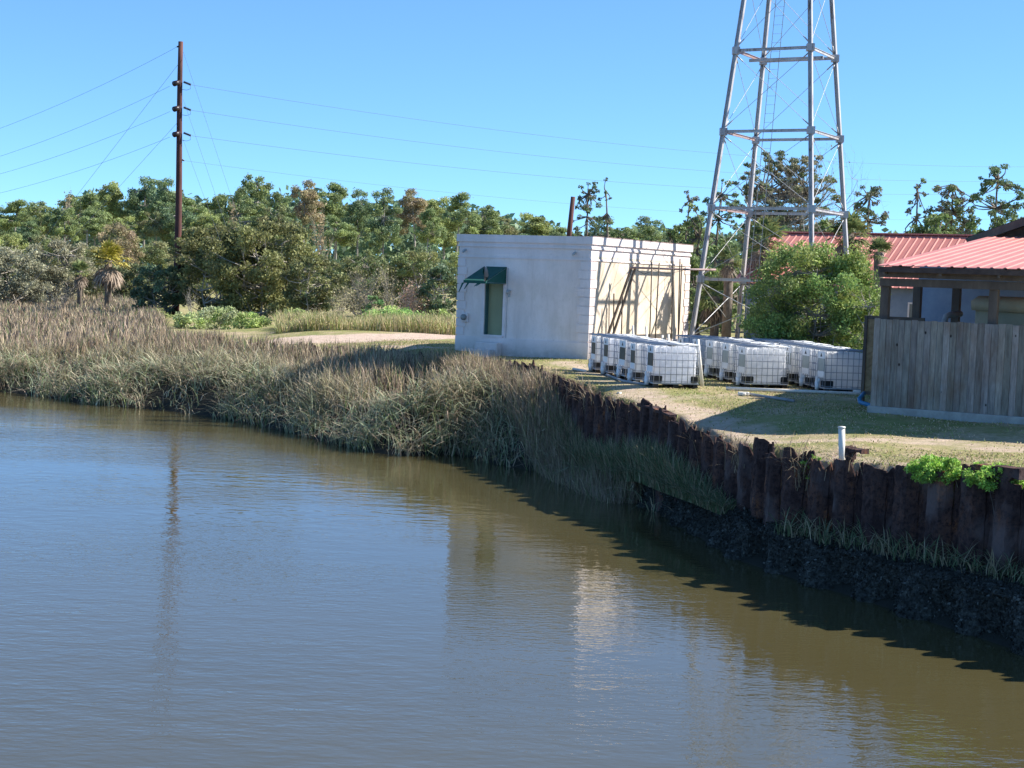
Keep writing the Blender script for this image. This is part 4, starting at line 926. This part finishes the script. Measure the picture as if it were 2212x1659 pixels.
# right-hand side
SPR = (.055,.075,.028)
def sparse(x, y, D, wpx, seed, lb, n=26, cr=.13, c=(SPR,(.07,.06,.05)), c0=.45, per=480, leaf=.2, tr=.016, shape='dome', inner=.38, stems=1, name='sparse_tree', limb_r=.4, flat=.72):
    own(lambda loc, h, cw, label: tree(name, loc, h, cw, seed, c[0], c[1], c0, int(n*2.3), cr*.68, per*1.7, leaf*.85, tr, flat, shape, 'bark', True, stems, 1.0, label, 'tree', None, limb_r, 0, inner), x, y, D, wpx, lb)
sparse(1272,375,118,75,71,'tall sparse pine with layered branches behind the white building roof', 24, .12, (G3,(.04,.05,.035)), .35, shape='pine', inner=.2)
sparse(1311,367,116,50,72,'narrow ragged pine with clustered tufts beside the taller sparse pine', 12, .15, ((.035,.045,.03),G3), .3, shape='pine', inner=.2)
sparse(1700,296,96,250,73,'huge open-crowned tree with moss-hung branches behind the steel tower', 78, .055, ((.085,.075,.045),SPR), .40, 900, .17, .02, inner=.3, stems=3, limb_r=.3, flat=.6)
own(lambda loc, h, cw, label: bare('bare_tree', loc, h, cw, 74, 'bark_pale', 7, 5, 1500, (.09,.08,.05), .14, label, 'tree', None, .034, .4), 1735, 312, 94, 230, 'leafless fan-shaped tree overlapping the huge open-crowned tree')
sparse(1640,345,92,90,75,'mossy tree with drooping grey tufts just left of the tower centre', 26, .11, ((.10,.08,.06),SPR), .4, inner=.3)
sparse(1492,388,104,60,76,'small-crowned tree just left of the tower with layered foliage', 14, .14)
sparse(1560,372,104,90,77,'flat-topped tree seen through the left tower legs', 20, .12, (G3,SPR))
sparse(1880,375,106,92,78,'slender open tree with airy crown right of the tower', 24, .12, c0=.35)
sparse(1985,366,108,60,79,'crooked thin-stemmed tree above the red roofs', 11, .15, c0=.4)
sparse(2062,346,108,108,80,'umbrella-crowned tree above the red roofs, second from the right edge', 22, .12, c0=.45, shape='pad')
sparse(2158,333,106,135,81,'largest umbrella-crowned tree at the upper right edge', 34, .10, (G3,SPR), .4)
sparse(2240,440,104,90,82,'low open tree cut by the right edge above the gable', 18, .13)
RG = (.045,.068,.022)
for x, y, D, w_, sd, lb in ((1350,462,112,100,91,'round green tree right of the tall sparse pines'),(1405,470,108,90,92,'round green tree over the right end of the white building roof'),(1455,452,100,70,93,'dark tree left of the tower legs, over the building corner'),(1500,425,98,66,94,'tall dark oval tree just left of the tower'),(1505,520,80,110,95,'dense dark tree between the white building and the tower'),(1570,500,84,120,96,'dark green tree behind the left tower legs'),(1680,470,88,160,97,'dark undergrowth tree at the foot of the mossy tree'),(1790,450,88,110,98,'dark rounded tree seen between the right tower legs'),(1960,478,92,90,99,'small round tree at the left of the trees over the red roofs'),(2030,425,92,130,100,'dark round tree above the red roof, centre of three'),(2095,440,90,100,101,'round dark tree right of the centre tree above the red roof'),(2160,452,90,110,102,'dark round tree beside the gable at the right edge'),(1440,500,90,110,103,'bushy tree low behind the right part of the white building')):
    own(lambda loc, h, cw, label: cedar(loc, h, cw, label, sd, (RG,(.075,.095,.028)), 'bark', 2, name='oak_tree', leaf=.2, n=60, cr=.11, per=520, inner=.35), x, y, D, w_, lb)
lowbush(1478,508,62,46,104,((.17,.13,.05),(.11,.12,.035)),'small rusty brown bush top at the right rear corner of the white building',.1)
# big bright bush between tower and shed
t_ = at_d(1765, 505, 46.0); g = h1(t_.x, t_.y)
tree('leafy_bush', (t_.x, t_.y, g-.05), t_.z-g+.1, 4.3, 110, (.065,.10,.025), (.125,.14,.036), .0, 230, .08, 2100, .085, .016, .8, 'dome', 'bark_grey', True, 6, 1.0, 'big bright green leafy bush between the steel tower and the shed', 'bush', None, .3, 0, .35)
t_ = at_d(1865, 590, 44.5); g = h1(t_.x, t_.y)
tree('leafy_bush', (t_.x, t_.y, g-.05), t_.z-g, 2.0, 111, (.06,.095,.025), (.11,.14,.032), .0, 60, .10, 1500, .085, .018, .8, 'dome', 'bark_pale', True, 5, 1.0, 'smaller leafy bush with pale stems against the shed side', 'bush', None, .35, 0, .3)
t_ = at_d(1655, 620, 47.5); g = h1(t_.x, t_.y)
tree('leafy_bush', (t_.x, t_.y, g-.05), t_.z-g, 2.0, 112, (.045,.075,.024), (.07,.105,.028), .0, 60, .10, 1500, .085, .018, .8, 'dome', 'bark_grey', True, 5, 1.0, 'darker green bush at the foot of the big bright bush by the tower leg', 'bush', None, .35, 0, .3)

def palm(name, loc, h, r, seed, label, green=(.17,.24,.07), tip=(.42,.40,.14), nf=34, dead=20, trunk=.16):
    rng = np.random.default_rng(seed); root = empty(name, loc, 0, label=label, cat='palm'); b = MB()
    if h > .6: b.tube([(0,0,-.3),(.03,0,h*.5),(0,.03,h)], [trunk*1.15, trunk, trunk*1.1], 9); b.build('trunk', M['bark'], root)
    def fans(nm, n, lo, hi, c, c2, droop):
        V = []; F = []; T = []
        for i in range(n):
            az = rng.uniform(0, 6.28); el = rng.uniform(lo, hi); d = np.array([math.cos(az)*math.cos(el), math.sin(az)*math.cos(el), math.sin(el)])
            side = np.array([-math.sin(az), math.cos(az), 0]); upv = np.cross(d, side)
            L = r*rng.uniform(.45, .6); base = np.array([0, 0, h-.1]); hub = base + d*L; w_ = .015
            V += [base-side*w_, base+side*w_, hub+side*w_, hub-side*w_]; k = len(V); F.append([k-4,k-3,k-2,k-1]); g_ = rng.uniform(.7,1.3); T += [np.array(c)*g_]*4
            for j in range(13):
                a = (j/12-.5)*3.6; dd = d*math.cos(a)+side*math.sin(a); dd = dd + upv*rng.uniform(-.12,.12); bl = r*.62*rng.uniform(.8,1.1)*(1-.25*abs(j/12-.5)*2)
                mid = hub+dd*bl*.55; tp = hub+dd*bl+np.array([0,0,-droop*bl*rng.uniform(.2,.6)]); pw = np.cross(dd, upv)*.028*r/1.2*1.6
                V += [hub-pw*.4, hub+pw*.4, mid+pw, mid-pw, tp]; k = len(V); F.append([k-5,k-4,k-3,k-2]); F.append([k-2,k-3,k-1]); cc = np.array(c)*(1-j%3*.15)*g_; T += [cc]*4+[np.array(c2)*g_]
        q = np.array([f for f in F if len(f) == 4]); t3 = np.array([f for f in F if len(f) == 3]); np_mesh(nm, np.array(V), [q, t3], M['blade'], root, np.array(T))
    fans('crown', nf, -.35, 1.45, green, tip, .5)
    if dead: fans('dead_frond_skirt', dead, -1.5, -.75, (.36,.28,.21), (.46,.36,.27), .8)
    return root
def palm_at(x, ycen, D, rpx, seed, label, **k):
    c = at_d(x, ycen, D); g = h1(c.x, c.y); palm('palm_tree', (c.x, c.y, g), c.z-g, rpx*D/FP, seed, label, **k)
palm_at(234,562,100,50,1,'palm with yellow-green crown and brown skirt at the marsh edge, left', green=(.42,.38,.06), tip=(.65,.52,.2), dead=60, trunk=.22)
palm_at(172,585,104,30,2,'small palm left of the yellow-crowned palm', green=(.19,.25,.10), dead=14)
palm_at(1652,520,57,62,3,'green fan palm behind the second tower leg', green=(.19,.25,.10), nf=40)
palm_at(1835,505,55,58,4,'fan palm rising over the big bush by the right tower leg', green=(.19,.25,.10), nf=40)
palm_at(1545,640,56,52,5,'low fan palm between the left tower legs', green=(.19,.25,.10), nf=34)
palm_at(1500,700,57,40,6,'low fan palm at the foot of the left tower leg', green=(.19,.25,.10), nf=26)
palm_at(1900,545,52,42,7,'fan palm showing over the long red roof beside the bush', green=(.19,.25,.10), nf=24, dead=0)
palm_at(1575,560,54,36,8,'fan palm with pale tips left of the second tower leg', green=(.19,.25,.10), nf=26, dead=6)

# ------------------------------------------------------------------ grasses
rng = np.random.default_rng(900)
def samp(n, px0, px1, y0, y1, z):
    """ground points spread evenly over the area seen between photo columns and rows"""
    xs_ = rng.uniform(px0, px1, n); D0 = (at_z(CX, y1, z).y); D1 = (at_z(CX, y0, z).y); d = np.sqrt(rng.uniform(D0**2, D1**2, n)); return np.column_stack([(xs_-CX)/FP*d, d])
def marsh_zone(n, px0, px1, D0, D1, hgt, wid, name, lab):
    d = np.sqrt(rng.uniform(D0**2, D1**2, n)); P = np.column_stack([(rng.uniform(px0, px1, n)-CX)/FP*d, d])
    dw, tw = seg_dist(P, WEXT); de, te = seg_dist(P, EDGE)
    ok = (dw > .12) & (de > -.12) & ((te < 17.6) | ((de > .5) & (de < 1.5)&(te<18.3))); P = P[ok]; dw = dw[ok]; de = de[ok]; te = te[ok]
    cl = fnoise(P[:,0], P[:,1], 1.6, 21); cl2 = fnoise(P[:,0], P[:,1], 5, 31); fine = vnoise(P[:,0], P[:,1], .45, 33); k = rng.random(len(P)) < np.clip((cl-.25)*3.2, .04, 1)*np.clip((fine-.12)*2.4,.1,1); P = P[k]; dw = dw[k]; de = de[k]; te = te[k]; cl = cl[k]; cl2 = cl2[k]; fine = fine[k]
    up = np.clip((de - 1.9 - (cl2-.5)*5)/2.4, 0, 1)*np.clip((17-te)/1.5+.35, 0, 1)          # 0 at the creek edge, 1 inland
    m = len(P); L = hgt*(1.0 - .12*up)*(.5+.85*cl)*rng.uniform(.55, 1.2, m)*np.clip(.8+dw*.2, .8, 1)
    L *= np.where(te > 17.2, .65, 1.0)
    z = H(P[:,0], P[:,1])-.03
    B = np.clip(rng.normal(.95, .32, m)*(1-up*.76), .08, 1.4)
    r1 = rng.random(m)[:,None]; pale = np.array((.40,.45,.28)); straw = np.array((.62,.52,.36)); green = np.array((.17,.23,.085)); mauve = np.array((.40,.30,.22)); tan_ = np.array((.48,.39,.25)); yel = np.array((.36,.34,.13))
    pt = np.clip((fnoise(P[:,0], P[:,1], 1.1, 91)-.42)*4, 0, 1)[:,None]; low = np.where(r1 < .40, pale, np.where(r1 < .62, straw, np.where(r1 < .8, green, mauve))); low = low*(1-.3*pt)+tan_*.9*.3*pt; yl = np.clip((fnoise(P[:,0], P[:,1], 3, 61)-.42)*5, 0, 1)[:,None]*np.clip((P[:,0]+5)/5, 0, 1)[:,None]
    hi = np.where(r1 < .5, mauve, np.where(r1 < .88, tan_, green)); hi = hi*(1-yl*.7)+np.where(r1 < .5, yel, green)*yl*.7
    t = low*(1-up[:,None]) + hi*up[:,None]; t = np.minimum(t*(rng.uniform(.35, 1.0, m)**1.3*1.5)[:,None], .85)
    o = blades(name, np.column_stack([P, z]), L, wid*rng.uniform(.7, 1.3, m), B, t, rng, (.25*(fine-.5)*4, -.35*(1-up)+.0)); tag(o, lab, 'marsh grass', kind='stuff')
marsh_zone(215000, -120, 1560, 31, 62, 1.08, .025, 'cordgrass', 'cordgrass marsh bending over the creek edge in front of the rusty wall')
marsh_zone(105000, -160, 900, 60, 126, .95, .05, 'cordgrass', 'brown seeding marsh grass spreading back to the trees on the left')
# darker tufts at the foot of the wall on the ledge
ss = np.concatenate([rng.uniform(3, cum[8], 2600), rng.uniform(cum[5]-1.5, cum[9], 7000)]); P = []; LL = []
for i_, s_ in enumerate(ss):
    p, d, nn_ = wall_at(s_); tall_ = i_ >= 2600; k = rng.uniform(.12, .5)
    if tall_ or vnoise(s_, 0, 1.1, 7) > .42: P.append((*(p[:2]+nn_*k), np.interp(s_, sl_, lipl))); LL.append(rng.uniform(.5, 1.25)*min(1, .4+(s_-cum[5]+1.5)/6) if tall_ else rng.uniform(.25, .75))
P = np.array(P); P[:,2] = np.maximum(P[:,2], H(P[:,0], P[:,1])) - .04; LL = np.array(LL); m_ = len(P); r1 = rng.random(m_)[:,None]
t = np.where(r1 < .6, np.array((.15,.20,.10)), np.array((.40,.34,.22)))*rng.uniform(.6, 1.3, m_)[:,None]
tag(blades('ledge_grass', P, LL, .018, np.where(LL > .75, rng.uniform(.1, .55, m_), rng.uniform(.3, 1.1, m_)), t, rng), 'grass tufts growing on the ledge at the foot of the rusty wall', 'grass', kind='stuff')
ss = rng.uniform(cum[7]-.5, cum[12], 9000); P = []
for s_ in ss:
    p, d, nn_ = wall_at(s_); P.append((*(p[:2]+nn_*rng.uniform(.15, 1.0)), 0.0))
P = np.array(P); P[:,2] = H(P[:,0], P[:,1])-.03; m_ = len(P); r1 = rng.random(m_)[:,None]
t = np.where(r1 < .5, np.array((.40,.30,.22)), np.where(r1 < .8, np.array((.48,.39,.25)), np.array((.24,.26,.12))))*rng.uniform(.5, 1.3, m_)[:,None]
tag(blades('cordgrass', P, rng.uniform(.75, 1.3, m_)*(.75+.4*vnoise(P[:,0], P[:,1], 1.2, 44)), .02, rng.uniform(.05, .5, m_), t, rng), 'tall brown seeding grass standing against the far half of the rusty wall', 'marsh grass', kind='stuff')
# straw stalks hanging at the wall top
P = []; 
for x, n in ((1330,26),(1370,20),(1520,18),(1600,40),(1615,30),(1740,30),(1750,30),(1890,8),(2095,3),(1280,60),(1250,80),(1200,60)):
    s0 = None; arr = np.array([CX+FP*wall_at(s_)[0][0]/wall_at(s_)[0][1] for s_ in np.linspace(0, cum[-1], 400)]); s0 = np.linspace(0, cum[-1], 400)[np.argmin(abs(arr-x))]
    p, d, nn_ = wall_at(s0)
    for _ in range(n): q = p[:2]+d*rng.normal()*.25+nn_*rng.uniform(-.1,.16); P.append((q[0], q[1], p[2]-rng.uniform(.15,.6)))
P = np.array(P); m_ = len(P); t = np.array((.34,.26,.17))[None,:]*rng.uniform(.5, 1.3, m_)[:,None]
tag(blades('dry_grass', P, rng.uniform(.4, .8, m_), .016, rng.uniform(.3, 1.2, m_), t, rng), 'dry straw stalks poking over the ragged top of the rusty wall', 'grass', kind='stuff')
# lawn
n = 230000; d = np.sqrt(rng.uniform(20**2, 62**2, n)); P = np.column_stack([(rng.uniform(600, 2300, n)-CX)/FP*d, d]); dw, tw = seg_dist(P, WEXT)
def inside(P, o, ang, x0, x1, y0, y1):
    c, s_ = math.cos(ang), math.sin(ang); dx = P[:,0]-o[0]; dy = P[:,1]-o[1]; lx = dx*c+dy*s_; ly = -dx*s_+dy*c; return (lx > x0)&(lx < x1)&(ly > y0)&(ly < y1)
sx = np.zeros(n)
for pts_, ww in (([gp(640,719,2.4), gp(760,723,2.4), gp(1000,722,2.4)], 1.3),([gp(1200,790), gp(1290,806), gp(1380,838), gp(1470,865), gp(1540,885), gp(1640,905), gp(1800,925), gp(2000,935), gp(2212,955), gp(2500,980)], .8)):
    dd, _ = seg_dist(P+rng.normal(size=P.shape)*.3, pts_); sx = np.maximum(sx, np.abs(dd) < ww)
ok = (dw < -.05) & ~inside(P, (-1.9,50.9), A30, -.2, 5.1, -.1, 8.1) & ~inside(P, (7.8,33.1), A30, -.1, 7, -.1, 9) & ((sx < .5)|(rng.random(n) < .12)) & (fnoise(P[:,0], P[:,1], 1.2, 71) > rng.uniform(.25, .6, n))
P = P[ok]; z = H(P[:,0], P[:,1])-.01; m_ = len(P); r1 = rng.random(m_)[:,None]; gn = fnoise(P[:,0], P[:,1], 4, 12)[:,None]
t = (np.where(r1 < .5, np.array((.30,.33,.11)), np.array((.60,.46,.30)))*(.7+.6*gn))*rng.uniform(.6, 1.3, m_)[:,None]
tag(blades('lawn_grass', np.column_stack([P, z]), rng.uniform(.025, .075, m_), .022, rng.uniform(.3, 1.1, m_), t, rng), 'short patchy lawn grass around the tanks and the white building', 'grass', kind='stuff')
# reeds behind the sandy track
n = 16000; d = rng.uniform(66, 76, n); P = np.column_stack([(rng.uniform(590, 1000, n)-CX)/FP*d, d]); z = H(P[:,0], P[:,1]); r1 = rng.random(n)[:,None]
t = np.where(r1 < .55, np.array((.55,.45,.25)), np.array((.32,.36,.13)))*rng.uniform(.6, 1.3, n)[:,None]
tag(blades('reeds', np.column_stack([P, z]), rng.uniform(.4, .95, n)*(.6+.7*vnoise(P[:,0], P[:,1], 1.5, 5)), .03, rng.uniform(.1, .6, n), t, rng), 'tall yellowing reeds in a band behind the sandy track', 'reeds', kind='stuff')
# green weed shrubs on the wall
for x, y, wpx, hm, sd, lb in ((2030,982,150,.5,121,'bright green leafy weed clump spilling over the rusty wall'),(2150,998,150,.45,122,'bright green weed clump behind the flat rusty cap at the right edge'),(1752,975,56,.55,123,'small green weed on the rusty wall left of the white marker post')):
    arr = np.linspace(0, cum[-1], 600); q_ = [wall_at(s_)[0] for s_ in arr]; k = int(np.argmin([abs(CX+FP*c_[0]/c_[1]-x) for c_ in q_])); c_ = q_[k]; t_ = at_d(x, y, c_[1])
    tree('weed_clump', (c_[0]+.1, c_[1]-.05, t_.z-hm), hm, wpx*c_[1]/FP, sd, (.075,.135,.02), (.12,.18,.028), .1, 110 if sd != 123 else 20, .075, 9000, .05, .012, .8, 'dome', 'bark_grey', True, 3, 1.0, lb, 'weed', None, .3, 0, .2)
